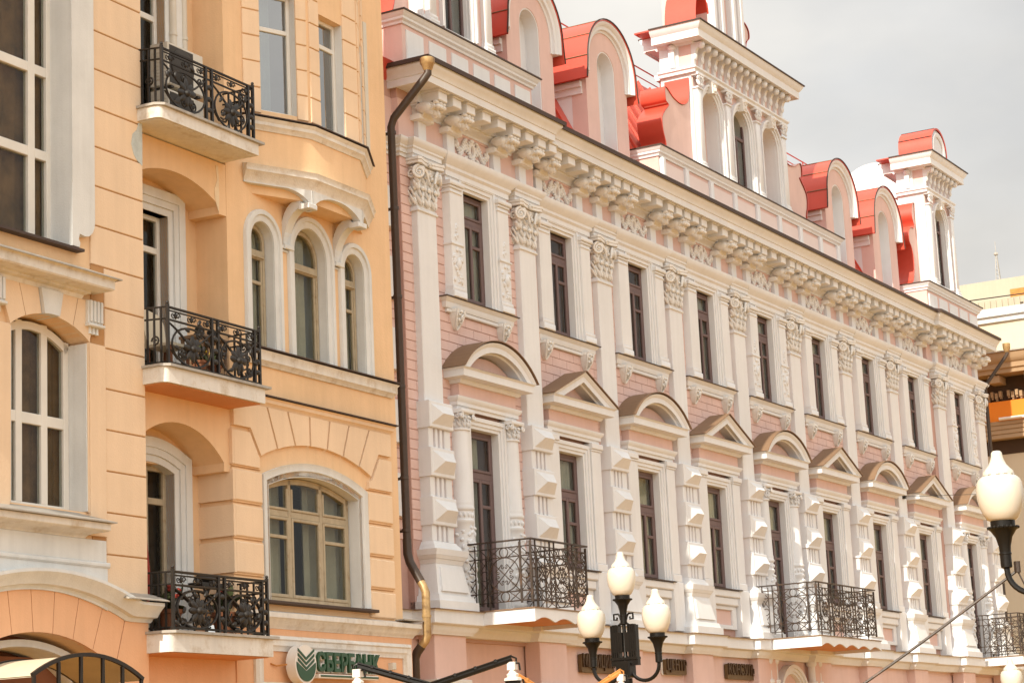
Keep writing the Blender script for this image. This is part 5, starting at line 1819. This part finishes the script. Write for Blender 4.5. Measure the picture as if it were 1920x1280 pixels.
def ob_balcony(z, x0, x1, yf, hgt, drop, seed):
    s_ = MB()
    # slab with a rounded near corner
    poly = [(x0, LW_ + .02), (x0, yf + .10)] + [(x0 + .10 - .10*math.cos(a), yf + .10 - .10*math.sin(a)) for a in (PI/8, PI/4, 3*PI/8)] + [(x0 + .10, yf), (x1, yf), (x1, .02), (E1 + .01, .5), (E1 + .01, LW_ + .02)]
    s_.xy(poly, z - drop, z - .002)
    b = add('balcony', s_, 'white_grime', OB)
    fl_ = [(x0 - .03, LW_ + .02), (x0 - .03, yf + .06), (x0 + .06, yf - .05), (x1 + .09, yf - .05), (x1 + .09, .02), (E1 + .01, .5), (E1 + .01, LW_ + .02)]
    add('floor_sheet', MB().xy(fl_, z, z + .035), 'grey_sheet', b)
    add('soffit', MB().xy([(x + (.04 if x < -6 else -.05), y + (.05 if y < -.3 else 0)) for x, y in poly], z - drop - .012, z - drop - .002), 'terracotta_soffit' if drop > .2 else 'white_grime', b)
    zt = z + hgt
    zb = z + .08
    yr = yf + .07
    xa, xb = x0 + .16, x1 - .02
    xm = (xa + xb)/2
    r = MB()
    for zz, rad in ((zt, .020), (zt - .045, .012), (zt - .17, .016), (zb, .017)):
        r.tube([(xa, yr, zz), (xb, yr, zz)], rad, 5)
    for xx in (xa, xm - .07, xm + .07, xb - .12, xb):
        r.box(xx - .019, xx + .019, yr - .019, yr + .019, z + .03, zt + (.04 if xx in (xa, xb) else 0))
    for xx in (xa, xb):
        r.ell((xx, yr, zt + .06), (.024, .024, .024), 8, 6)
    for i in range(6):
        xx = xa + (xb - xa)*(i + .5)/6
        r.ell((xx, yr, zt - .10), (.03, .02, .045), 7, 5)
        for sg in (-1, 1):
            sp = spiral(xx + sg*.06, zt - .10, .045, 1.2, sg, 0, 12)
            r.tube([(a, yr, b_) for a, b_ in sp], .008, 5)
    for z2 in (.28, .46, .66):
        r.ell((xm, yr - .01, z + hgt*z2), (.05, .025, .04), 8, 5)
        r.ell((xb - .06, yr - .01, z + hgt*z2), (.05, .025, .04), 8, 5)
    o = add('railing', r, 'iron', b)
    add('flower_panel', nouveau_panel(xa + .03, xm - .08, zb, zt - .16, yr, seed), 'iron', o)
    add('flower_panel', nouveau_panel(xm + .08, xb - .14, zb, zt - .16, yr, seed + 1), 'iron', o)
    # short return to the pavilion on the near side, return to the wall on the far side
    r1, r2_ = MB(), MB()
    for zz in (zt, zt - .16, zb):
        r1.tube([(xa, yr, zz), (x0 + .06, LW_ + .04, zz)], .014, 5)
        r2_.tube([(xb, yr, zz), (xb, .0, zz)], .014, 5)
    for t in (.25, .5, .75, 1.0):
        px_, py_ = xa + (x0 + .06 - xa)*t, yr + (LW_ + .04 - yr)*t
        r1.box(px_ - .012, px_ + .012, py_ - .012, py_ + .012, z + .03, zt)
    sp = spiral(0, z + hgt*.45, .07, 1.5, 1, 0, 18)
    r1.tube([((xa + x0 + .06)/2, (yr + LW_)/2 + a, b_) for a, b_ in sp], .014, 5)
    for t in (.2, .4, .6, .8):
        r2_.box(xb - .012, xb + .012, yr*(1 - t) - .012, yr*(1 - t) + .012, z + .03, zt)
    for zz, rr_, sg_ in ((.45, .10, 1), (.75, .07, -1), (.2, .07, 1)):
        sp = spiral(0, z + hgt*zz, rr_, 1.5, sg_, 0, 18)
        r2_.tube([(xb, yr*.5 + a, b_) for a, b_ in sp], .013, 5)
    add('railing', r1, 'iron', b)
    add('railing', r2_, 'iron', b)
    return b
ob_balcony(10.88, -7.03, -4.70, -.60, .86, .17, 21)
ob_balcony(7.30, -6.98, -4.68, -.60, .83, .21, 31)
b3_ = ob_balcony(3.80, -6.98, -4.66, -.62, .80, .24, 41)
for (xa_, xb_, sd) in ((-6.80, -5.80, 77), (-5.72, -4.80, 78)):
    add('flower_panel', nouveau_panel(xa_, xb_, 3.88, 4.44, -.52, sd), 'iron', b3_)
add('ground_floor_wall', MB().box(E1 + .01, E2 - .005, 0.0, .5, 0, 3.55), 'salmon', OB)
# bare patch at the foot of the upper recess arch
add('bare_patch', MB().xz([(-4.96, 10.12), (-4.87, 9.93), (-4.855, 10.2), (-4.87, 10.62), (-4.93, 10.62), (-4.90, 10.4), (-4.97, 10.25)], -.006, .004), 'patch_pale', rec)
# ------------------------------------------------------------------ FAR BUILDINGS at the end of the street
FB = empty('corner_block', (32, 0, 0))
tag(FB, 'tan corner building with dentil cornice over painted-in shade and orange banner beyond the pink townhouse', 'building')
m_ = MB().box(0, 12, -14, 1.9, 0, 13.6)
add('wall', m_, 'cream', FB)
add('upper_wall', MB().box(2.2, 12, -12, 2.6, 13.6, 15.9), 'cream', FB)
add('upper_cornice', MB().box(2.0, 12, -12, 2.8, 15.9, 16.15).box(2.1, 12, -12, 2.7, 15.72, 15.899), 'white_old', FB)
# mouldings run along the street end: profile towards -x
def endmould(name, prof, y0, y1, mt):
    mb = MB()
    n = len(prof)
    vs_ = [(-o, y0, z) for o, z in prof] + [(-o, y1, z) for o, z in prof]
    mb.add(vs_, [tuple(range(n)), tuple(range(2*n - 1, n - 1, -1))] + [(i, i + n, (i + 1) % n + n, (i + 1) % n) for i in range(n)])
    return add(name, mb, mt, FB)
endmould('roof_sheet', [(-2, 14.35), (1.05, 14.16), (1.05, 14.12), (-2, 14.2)], -14, 2.1, 'grey_sheet')
endmould('cornice', [(-.1, 13.50), (.80, 13.50), (.80, 13.62), (.86, 13.65), (.86, 13.80), (.92, 13.84), (.98, 13.96), (1.0, 14.12), (-.1, 14.12)], -14, 2.1, 'tan')
endmould('painted_shade_frieze', [(-.1, 12.72), (.05, 12.72), (.05, 13.49), (-.1, 13.49)], -14, 1.95, 'dark_brown')  # dark colour stands in for the shadow under the cornice
blk = MB().box(-.72, -.05, -.18, .18, 13.24, 13.46).mesh('bracket_block')
den = MB().box(-.22, -.05, -.045, .045, 12.82, 13.0).box(-.18, -.05, -.03, .03, 12.76, 12.819).mesh('dentil')
y = 1.0
while y > -3:
    add('bracket_block', blk, 'tan', FB, (0, y - .18, 0))
    y -= 1.15
y = 1.2
i = 0
while y > -2.5:
    if i % 5 != 4:
        add('dentil', den, 'tan', FB, (0, y, (i % 2)*.05))
    y -= .13
    i += 1
endmould('banner_field', [(-.1, 12.10), (.30, 12.10), (.30, 12.715), (-.1, 12.715)], -14, 1.9, 'banner')
add('lamp_tube', MB().tube([(-.42, .85, 12.15), (-.42, -3, 12.15)], .05, 8), 'sign_white', FB)
add('lamp_tube', MB().tube([(-.42, 1.55, 12.15), (-.42, 1.15, 12.15)], .05, 8), 'sign_white', FB)
for j in range(4):
    endmould('board', [(-.1, 11.54 + .14*j), (.34, 11.54 + .14*j), (.36, 11.56 + .14*j), (.34, 11.672 + .14*j), (-.1, 11.672 + .14*j)], -14, 1.95, 'tan')
endmould('dark_band', [(-.1, 11.10), (.02, 11.10), (.02, 11.535), (-.1, 11.535)], -14, 1.95, 'dark_brown')
CB = empty('concrete_block', (70, 0, 0))
tag(CB, 'distant pale concrete office block with rusty panel and roof mast', 'building')
add('wall', MB().box(0, 18, 0, 15.5, 0, 24.25), 'concrete', CB)
add('upper_wall', MB().box(1.4, 18, 0, 15.2, 24.251, 25.55), 'concrete', CB)
add('rusty_panel', MB().box(1.33, 1.42, 11.02, 11.72, 24.35, 24.95), 'rust', CB)
for j in range(4):
    w = add('window', MB().box(-.02, .04, 12.78 - .26*j, 12.94 - .26*j, 23.35, 23.80), 'interior', CB)
add('window', MB().box(-.02, .04, 10.72, 10.88, 23.35, 23.95), 'interior', CB)
fin = MB().box(-.08, .02, -.03, .03, 22.5, 24.2).mesh('fin')
for j in range(12):
    add('fin', fin, 'concrete', CB, (0, 13.6 - .30*j, 0))
add('parapet_rail', MB().tube([(-.05, 15, 24.40), (-.05, 8, 24.30)], .03, 5), 'iron', CB)
mast = MB()
for (a, b) in ((-.12, -.12), (.12, -.12), (0, .14)):
    mast.tube([(3 + a, 12.75 + b, 25.5), (3 + a*.2, 12.75 + b*.2, 27.3)], .02, 4)
for j in range(8):
    z = 25.6 + .21*j
    s_ = .12*(1 - j/9.5)
    mast.tube([(3 - s_, 12.75 - s_, z), (3 + s_, 12.75 - s_, z + .1), (3, 12.75 + s_, z + .2), (3 - s_, 12.75 - s_, z + .21)], .012, 4)
mast.tube([(3, 12.75, 27.2), (3, 12.75, 27.9)], .015, 4)
mast.ell((3, 12.75, 27.25), (.12, .12, .10), 7, 5)
add('mast', mast, 'grey_sheet', CB)

# ------------------------------------------------------------------ STREET LAMPS
def lamp_parts(root, dz=0.0):
    """three-globed lamp standing at the root; globe axis along y"""
    z1 = 4.52 + dz
    pole = MB().lathe([(.20, 0), (.20, .35), (.15, .45), (.10, .6), (.085, 1.2), (.075, 2.95 + dz), (.085, 3.0 + dz), (.085, 3.12 + dz)], 0, 0, 14)
    add('pole', pole, 'lamp_iron', root)
    hub = MB().box(-.11, .11, -.11, .11, 3.13 + dz, 3.36 + dz, .02)
    hub.lathe([(.05, 3.36 + dz), (.045, 3.42 + dz), (.032, 3.45 + dz), (.028, 3.98 + dz), (.03, 4.06 + dz)], 0, 0, 10)
    add('hub', hub, 'lamp_iron', root)
    pn = MB()
    for s_ in (-1, 1):
        for q in range(4):
            y = s_*(.085 + .035*q)
            pn.box(-.055, .055, y - .013, y + .013, 3.42 + dz, 3.90 + dz - .012*abs(q - 1.5))
        a, b = sorted((s_*.02, s_*.205))
        pn.box(-.05, .05, a, b, 3.50 + dz, 3.78 + dz)
        a, b = sorted((s_*.0, s_*.215))
        pn.box(-.06, .06, a, b, 3.385 + dz, 3.42 + dz)
        pn.box(-.045, .045, a, b, 3.30 + dz, 3.384 + dz)
        # Greek-key scroll
        pts = [(s_*.015, 3.93), (s_*.045, 3.97), (s_*.06, 4.02), (s_*.085, 4.05), (s_*.155, 4.05), (s_*.155, 3.97), (s_*.105, 3.97), (s_*.105, 4.005)]
        pn.tube([(0, y, z + dz) for y, z in pts], .016, 6)
        pn.tube([(0, s_*.02, 3.93 + dz), (0, s_*.06, 3.90 + dz), (0, s_*.09, 3.88 + dz)], .02, 6)
    add('side_panel', pn, 'lamp_iron', root)
    def head(y, zb):
        fit = MB().lathe([(.028, zb - .42), (.05, zb - .41), (.05, zb - .30), (.055, zb - .295), (.055, zb - .28), (.05, zb - .275), (.055, zb - .22), (.075, zb - .14), (.115, zb - .08), (.135, zb - .065), (.138, zb - .05), (.11, zb - .045), (.11, zb + .005)], 0, y, 18)
        for i in range(22):
            a = 2*PI*i/22
            fit.ell((.134*math.cos(a), y + .134*math.sin(a), zb - .055), (.013, .013, .013), 5, 4)
        h = add('lamp_holder', fit, 'lamp_iron', root)
        gl = MB().lathe([(.10, zb), (.135, zb + .02), (.17, zb + .08), (.195, zb + .15), (.208, zb + .22), (.21, zb + .28), (.203, zb + .34), (.185, zb + .38), (.155, zb + .405), (.12, zb + .415)], 0, y, 28)
        add('globe', gl, 'globe', root)
        add('dark_collar', MB().lathe([(.125, zb + .405), (.128, zb + .425), (.12, zb + .43)], 0, y, 20), 'lamp_iron', root)
        n = 36
        R = []
        for r, z in ((.142, .418), (.135, .45), (.11, .475), (.08, .51), (.062, .55), (.052, .59), (.048, .62), (.035, .635), (.008, .64)):
            R.append([(r*math.cos(2*PI*i/n), y + r*math.sin(2*PI*i/n), zb + z - (.018 if (z < .42 and (i % 3) == 0) else 0)) for i in range(n)])
        add('cap', MB().rings(R), 'globe', root)
    head(0, z1 - .21)
    for s_ in (-1, 1):
        head(s_*.53, z1 - .21 - .58)
        zb = z1 - .21 - .58
        arm = MB()
        cy, r = .30, .23
        pts = [(0, s_*.08, 3.32 + dz), (0, s_*.10, 3.20 + dz)]
        pts = [(0, s_*(cy - r*math.cos(a)), 3.30 + dz - r*.98*math.sin(a)) for a in [PI*i/16 for i in range(17)]] + [(0, s_*.53, zb - .40)]
        arm.tube(pts, .027, 9)
        add('arm', arm, 'lamp_iron', root)
LABS = [('three-globed black iron street lamp in front of the pink facade, nearest the middle', (-5.55, -4.56), 0.0),
        ('large black iron street lamp with cream globe cut by the right edge', (-14.98, -13.70), 0.03),
        ('small street lamp whose cream globe tops show at the bottom right corner', (7.62, -6.70), -.70)]
for lab, (x, y), dz in LABS:
    r = empty('street_lamp', (x, y, 0))
    tag(r, lab, 'street lamp', 'globe street lamps along the street')
    lamp_parts(r, dz)

# rope from the big lamp's arm
rp_ = MB()
P0, P1 = Vector((-14.93, -13.25, 3.32)), Vector((-16.4, -9.0, 1.0))
pts = []
for i in range(25):
    t = i/24
    p = P0.lerp(P1, t)
    pts.append((p.x, p.y, p.z - .22*math.sin(PI*t)))
rp_.tube(pts, .013, 6)
rp_.tube([(P0.x, P0.y, P0.z), (P0.x + .02, P0.y - .25, 2.7), (P0.x + .05, P0.y - .42, 2.3)], .008, 5)
rp_.lathe([(.03, 3.30), (.03, 3.40)], P0.x, P0.y, 8)
tag(add('cable', rp_, 'iron_brown'), 'brown cable slung from the arm of the large right lamp', 'cable')
pst = MB().lathe([(.09, 0), (.09, .9), (.11, .95), (.08, 1.02), (.02, 1.06)], -16.4, -9.0, 12)
tag(add('bollard', pst, 'lamp_iron'), 'black bollard holding the lower end of the slung cable', 'bollard')
tag(add('overhead_wire', MB().tube([(20.2, .12, 8.62), (24, -3.5, 8.75), (32, -7, 9.6)], .008, 4).box(20.12, 20.22, .05, .14, 8.56, 8.66), 'iron'), 'thin overhead wire hooked to the pink facade at the right', 'wire')

# lantern posts in the street: dark slanting arms with white lanterns
def lantern(root, tip, face):
    x, y, z = tip
    l = MB()
    l.box(x - .035, x + .035, y - .05, y + .05, z - .02, z + .07)
    l.lathe([(.10, z - .14), (.095, z - .11), (.06, z - .10), (.07, z - .07), (.045, z - .05), (.03, z - .01), (.02, z + .03)], x, y, 6)
    add('lantern', l, 'sign_white', root)
    d = MB().lathe([(.07, z - .30), (.09, z - .15), (.11, z - .145), (.10, z - .14)], x, y, 6)
    d.tube([(x, y - .02, z + .06), (x, y - .09, z + .05), (x, y - .10, z - .03)], .012, 6)
    add('lantern_body', d, 'lamp_iron', root)
def lantern_post(x, y, jz, arms, lab, mt):
    r = empty('lantern_post', (x, y, 0))
    tag(r, lab, 'lantern post', 'lantern posts in the street')
    add('pole', MB().lathe([(.10, 0), (.06, .1), (.045, .3), (.04, jz), (.05, jz + .03)], 0, 0, 10), 'lamp_iron', r)
    for (dx, dy, dz) in arms:
        a = MB()
        a.tube([(0, 0, jz), (dx, dy, jz + dz)], .030, 6)
        a.tube([(0, 0, jz + .045), (dx*1.0, dy*1.0, jz + dz + .04)], .014, 6)
        for t in (.3, .55, .8):
            a.ell((dx*t, dy*t, jz + dz*t + .03), (.03, .03, .035), 6, 5)
        a.tube([(dx, dy, jz + dz + .03), (dx*1.05, dy*1.05, jz + dz + .01), (dx*1.05, dy*1.05, jz + dz - .06)], .012, 6)
        add('arm', a, mt, r)
        lantern(r, (dx, dy, jz + dz - .10), 1)
lantern_post(-12.78, -5.72, 2.80, [(-.40, .72, .27), (.45, -.82, .27)], 'black lantern post with two raised arms in front of the house boundary', 'lamp_iron')
lantern_post(-7.0, -4.35, 2.72, [(.46, -.62, .44), (-.40, .55, .44)], 'brown wooden lantern arm crossing the middle street lamp pole', 'rust')

# ------------------------------------------------------------------ AIR CONDITIONERS on the top balcony
ang = math.radians(1.5)
Mo = Matrix.Translation((-4.75, -.35, 0)) @ Matrix.Rotation(ang, 4, 'Z')
def owrld(u, w, z):
    v = Mo @ Vector((u, w, z))
    return (v.x, v.y, v.z)
def ac(z, lab):
    r = empty('air_conditioner', owrld(-5.36, .20, z), ang)
    tag(r, lab, 'air conditioner', 'air conditioners on the top balcony')
    add('casing', MB().box(-.42, .42, -.03, .29, .03, .66, .02), 'ac_white', r)
    add('fan_grille', MB().lathe([(.265, 0), (.265, .02), (.25, .03), (.03, .03)], 0, 0, 24).xform(Matrix.Translation((-.10, -.03, .345)) @ Matrix.Rotation(PI/2, 4, 'X')), 'ac_dark', r)
    add('dark_front', MB().box(-.40, .16, -.036, -.028, .06, .62), 'ac_dark', r)
    lv = MB()
    for j in range(9):
        lv.box(-.428, -.418, .02, .26, .12 + .05*j, .14 + .05*j)
    add('side_louvre', lv, 'ac_white', r)
    add('foot', MB().box(-.35, -.28, -.02, .28, 0, .03).box(.28, .35, -.02, .28, 0, .03), 'ac_dark', r)
ac(10.93, 'lower of two white air conditioners stacked on the top orange balcony')
ac(11.63, 'upper of two white air conditioners stacked on the top orange balcony')
for dx, lab in ((-.02, 'left white vent pipe rising behind the stacked air conditioners'), (.24, 'right white vent pipe rising behind the stacked air conditioners')):
    o = add('vent_pipe', MB().tube([(0, 0, 11.0), (0, 0, 14.5)], .055, 10), 'ac_white', None, owrld(-5.20 + dx, .50, 0))
    for z in (12.6, 13.3):
        add('collar', MB().lathe([(.065, z), (.065, z + .05)], 0, 0, 10), 'ac_white', o)
    tag(o, lab, 'pipe', 'vent pipes on the top balcony')

# ------------------------------------------------------------------ things on the balconies
t = empty('chair', owrld(-6.05, .05, 7.335), ang)
tag(t, 'pale chair behind the middle orange balcony railing', 'chair')
add('seat', MB().box(-.22, .22, -.22, .22, .42, .46), 'canopy', t)
bk = MB()
bk.rings([[(-.22, .18, .46), (.22, .18, .46), (.22, .22, .46), (-.22, .22, .46)], [(-.24, .24, .80), (.24, .24, .80), (.24, .28, .80), (-.24, .28, .80)], [(-.18, .27, 1.0), (.2, .27, .94), (.2, .30, .94), (-.18, .30, 1.0)]])
add('backrest', bk, 'canopy', t)
for a, b in ((-.19, -.19), (.19, -.19), (-.19, .19), (.19, .19)):
    add('leg', MB().box(a - .018, a + .018, b - .018, b + .018, 0, .42), 'terracotta', t)
def pot(u, w, z, lab, flower, s=1.0):
    r = empty('flower_pot', owrld(u, w, z), ang)
    tag(r, lab, 'flower pot', 'flower pots on the orange balconies')
    add('pot', MB().lathe([(.07*s, 0), (.10*s, .16*s), (.115*s, .165*s), (.115*s, .20*s), (.10*s, .20*s), (.09*s, .17*s)], 0, 0, 14), 'terracotta', r)
    lf = MB()
    rr = random.Random(int(u*100))
    for i in range(26):
        a, b = rr.random()*6.28, rr.random()
        lf.ell((.11*s*b*math.cos(a), .11*s*b*math.sin(a), .2*s + .20*s*rr.random()), (.035*s, .012, .05*s), 6, 4, Matrix.Rotation(rr.random()*3, 3, 'X') @ Matrix.Rotation(rr.random()*3, 3, 'Z'))
    add('leaves', lf, 'leafgreen', r)
    fb = MB()
    for i in range(9):
        a, b = rr.random()*6.28, rr.random()
        fb.ell((.11*s*b*math.cos(a), .11*s*b*math.sin(a), .30*s + .12*s*rr.random()), (.028*s, .028*s, .022*s), 6, 4)
    add('blossoms', fb, flower, r)
pot(-5.95, -.40, 7.335, 'pot of yellow flowers left on the middle orange balcony', 'yellow')
pot(-5.62, -.42, 7.335, 'pot of yellow flowers right on the middle orange balcony', 'yellow', .9)
pot(-6.55, -.30, 3.835, 'pot with red blossoms on the lowest orange balcony, beside the pavilion', 'redcloth', 1.5)
pot(-5.35, -.30, 3.835, 'large terracotta pot on the lowest orange balcony, right half', 'redcloth', 1.6)
st = empty('wooden_table', owrld(-5.35, -.05, 7.335), ang)
tag(st, 'small wooden table with stacked things on the middle orange balcony', 'table')
add('top', MB().box(-.32, .32, -.2, .2, .62, .66, .01), 'sheet_brown', st)
for a, b in ((-.28, -.16), (.28, -.16), (-.28, .16), (.28, .16)):
    add('leg', MB().box(a - .02, a + .02, b - .02, b + .02, 0, .62), 'sheet_brown', st)
for i, x in enumerate((-.10, .18)):
    fx = add('oil_lamp', MB().lathe([(.09, 0), (.10, .03), (.07, .06), (.07, .12), (.03, .16), (.015, .18), (.03, .21), (.01, .23)], 0, 0, 12), 'iron', None, owrld(-5.35 + x, -.05, 8.00))
    tag(fx, ('left', 'right')[i] + ' of two small dark lamps on the table of the middle orange balcony', 'lamp', 'lamps on the balcony table')
um = empty('folded_parasol', owrld(-6.62, .12, 3.835), ang)
tag(um, 'folded dark red parasol leaning in the lowest orange balcony corner', 'parasol')
add('cloth', MB().lathe([(.03, .2), (.11, .35), (.13, .8), (.09, 1.25), (.03, 1.4)], 0, 0, 9), 'redcloth', um)
add('stick', MB().tube([(0, 0, 0), (0, 0, 1.5)], .018, 6), 'iron', um)
bx = add('drying_rack', MB().box(-.25, .25, -.12, .12, .70, .76).tube([(-.22, -.1, 0), (.22, -.1, .72)], .015, 5).tube([(.22, -.1, 0), (-.22, -.1, .72)], .015, 5).tube([(-.22, .1, 0), (.22, .1, .72)], .015, 5).tube([(.22, .1, 0), (-.22, .1, .72)], .015, 5).ell((0, 0, .82), (.24, .12, .07), 10, 6), 'iron', None, owrld(-5.2, .1, 3.835), ang)
tag(bx, 'folding rack with dark bundle on the lowest orange balcony', 'rack')

# ------------------------------------------------------------------ signs
def text_mesh(body, size, depth, width=None, bold=0.0):
    cu = bpy.data.curves.new('txt', 'FONT')
    cu.body = body
    cu.size = size
    cu.extrude = depth
    cu.offset = bold
    o = bpy.data.objects.new('txt', cu)
    COL.objects.link(o)
    dg = bpy.context.evaluated_depsgraph_get()
    me = bpy.data.meshes.new_from_object(o.evaluated_get(dg))
    bpy.data.objects.remove(o)
    xs = [v.co.x for v in me.vertices]
    ys = [v.co.y for v in me.vertices]
    x0, x1, y0, y1 = min(xs), max(xs), min(ys), max(ys)
    sx = (width/(x1 - x0)) if width else 1
    for v in me.vertices:
        x, y, z = v.co
        v.co = ((x - x0)*sx, -z, y - y0)
    return me
def rounded(x0, x1, z0, z1, r, n=6):
    P = []
    for cx, cz, a in ((x1 - r, z0 + r, -PI/2), (x1 - r, z1 - r, 0), (x0 + r, z1 - r, PI/2), (x0 + r, z0 + r, PI)):
        P += [(cx + r*math.cos(a + PI/2*i/n), cz + r*math.sin(a + PI/2*i/n)) for i in range(n + 1)]
    return P
sg = empty('bank_sign', owrld(-3.35, -.02, 0), ang)
tag(sg, 'green and white bank sign with oval emblem and letters on the orange wall', 'sign')
oval = [(.275*math.cos(2*PI*i/36), 3.52 + .275*math.sin(2*PI*i/36)) for i in range(36)]
add('emblem_case', MB().xz(oval, -.26, -.10), 'sign_white', sg)
fc = MB()
cl = lambda s_: [(.245*s_*math.cos(2*PI*i/36), 3.52 + .245*s_*math.sin(2*PI*i/36)) for i in range(36)]
def chev(z, t):
    def xr(zz):
        return math.sqrt(max(.245**2 - (zz - 3.52)**2, 0.0))
    L0 = -.235
    return [(-.21, z + .13), (0, z), (.21, z + .13), (.21, z + .13 - t), (0, z - t), (-.21, z + .13 - t)]
low = [(x, z) for x, z in cl(1.0) if z <= 3.53]
low = sorted(low, key=lambda p: math.atan2(p[1] - 3.52, p[0]))
fc.xz([(-.243, 3.55), (0, 3.42)] + [(.243, 3.55)] + [(.245*math.cos(a), 3.52 + .245*math.sin(a)) for a in [-.0 - PI*i/20 for i in range(21)]], -.272, -.262)
for z in (3.475, 3.545, 3.615):
    fc.xz(chev(z, .038), -.272, -.262)
add('emblem', fc, 'sign_green', sg)
tm = text_mesh('СБЕРБАНК', .36, .03, 1.72, .012)
tb_ = text_mesh('СБЕРБАНК', .36, .05, 1.76, .028)
zt_ = 3.43
add('letter_backing', tb_, 'sign_white', sg, (.36, -.12, zt_ - .015))
add('letters', tm, 'sign_green', sg, (.38, -.185, zt_))
add('underline', MB().box(.42, 2.05, -.20, -.10, 3.34, 3.40).box(.44, 2.05, -.206, -.199, 3.355, 3.387), 'sign_white', sg)
add('underline_stripe', MB().box(.46, 2.05, -.212, -.2065, 3.358, 3.384), 'sign_green', sg)
add('cable', MB().tube([(-.52, -.01, 3.53), (-.40, -.03, 3.50), (-.26, -.12, 3.52)], .012, 5), 'rust', sg)
jb = add('junction_box', MB().box(-.05, .05, -.09, 0, 0, .11, .01), 'ac_white', None, owrld(-.62, -.02, 3.52), ang)
tag(jb, 'small grey junction box on the orange wall right of the bank sign', 'junction box')
def plaque(x, z, w, h, body, lab, y=-.02, rim=False):
    r = empty('wall_sign', (x, y, z))
    tag(r, lab, 'sign', 'brown wall signs on the pink building')
    add('board', MB().xz(rounded(0, w, 0, h, .04), -.07, .0), 'sign_brown', r)
    if rim:
        add('rim', MB().xz(rounded(-.05, w - .05, -.01, h + .01, .05), .0, .02), 'sign_white', r)
    tmm = text_mesh(body, h*.98, .015, w - .06, .004)
    add('letters', tmm, 'letter_gold', r, (.03, -.085, h*.14))
    return r
plaque(1.92, 3.69, 1.95, .34, 'МЕДИЦИНСКИЙ', 'wide brown letter sign on the pink wall behind the middle street lamp', y=.20)
plaque(5.45, 3.73, .95, .30, 'ЦЕНТР', 'small brown sign with rounded corners on the pink pier right of the lamp', y=.19, rim=True)
plaque(8.42, 3.70, 2.0, .32, 'КОНСУЛЬТАЦ', 'wide brown letter sign on the pink wall left of the arched doorway', y=.20)

# ------------------------------------------------------------------ canopy over the entrance of the orange house
cp = empty('door_canopy', owrld(-9.35, -.22, 0), ang)
tag(cp, 'arched cream canopy on black iron frame over the orange house entrance', 'canopy')
cur = seg(0, 1.0, 3.12, .26, 16)
sh = MB()
sh.strip2([(x, -.98, z) for x, z in cur], [(x, 0, z) for x, z in cur])
sh.strip2([(x, -.98, z + .015) for x, z in cur], [(x, 0, z + .015) for x, z in cur])
add('sheet', sh, 'canopy', cp)
fr_ = MB()
fr_.sweep_xz(cur, [(0, -1.02), (.045, -1.02), (.045, -.98), (0, -.98)])
fr_.sweep_xz(cur, [(0, -.04), (.035, -.04), (.035, 0), (0, 0)])
for x in (-.98, -.55, -.15, .25, .62, .98):
    zt_ = 3.12 + .26*(1 - (x/1.0)**2)
    fr_.box(x - .022, x + .022, -1.015, -.985, 2.6, zt_)
fr_.box(-1.0, 1.0, -1.012, -.988, 2.98, 3.03)
fr_.box(-1.0, 1.0, -1.012, -.988, 2.6, 2.64)
for s_ in (-1, 1):
    fr_.box(s_*.98 - .02, s_*.98 + .02, -1.0, 0, 2.98, 3.03)
    fr_.box(s_*.98 - .02, s_*.98 + .02, -1.0, 0, 2.6, 2.64)
add('iron_frame', fr_, 'iron', cp)
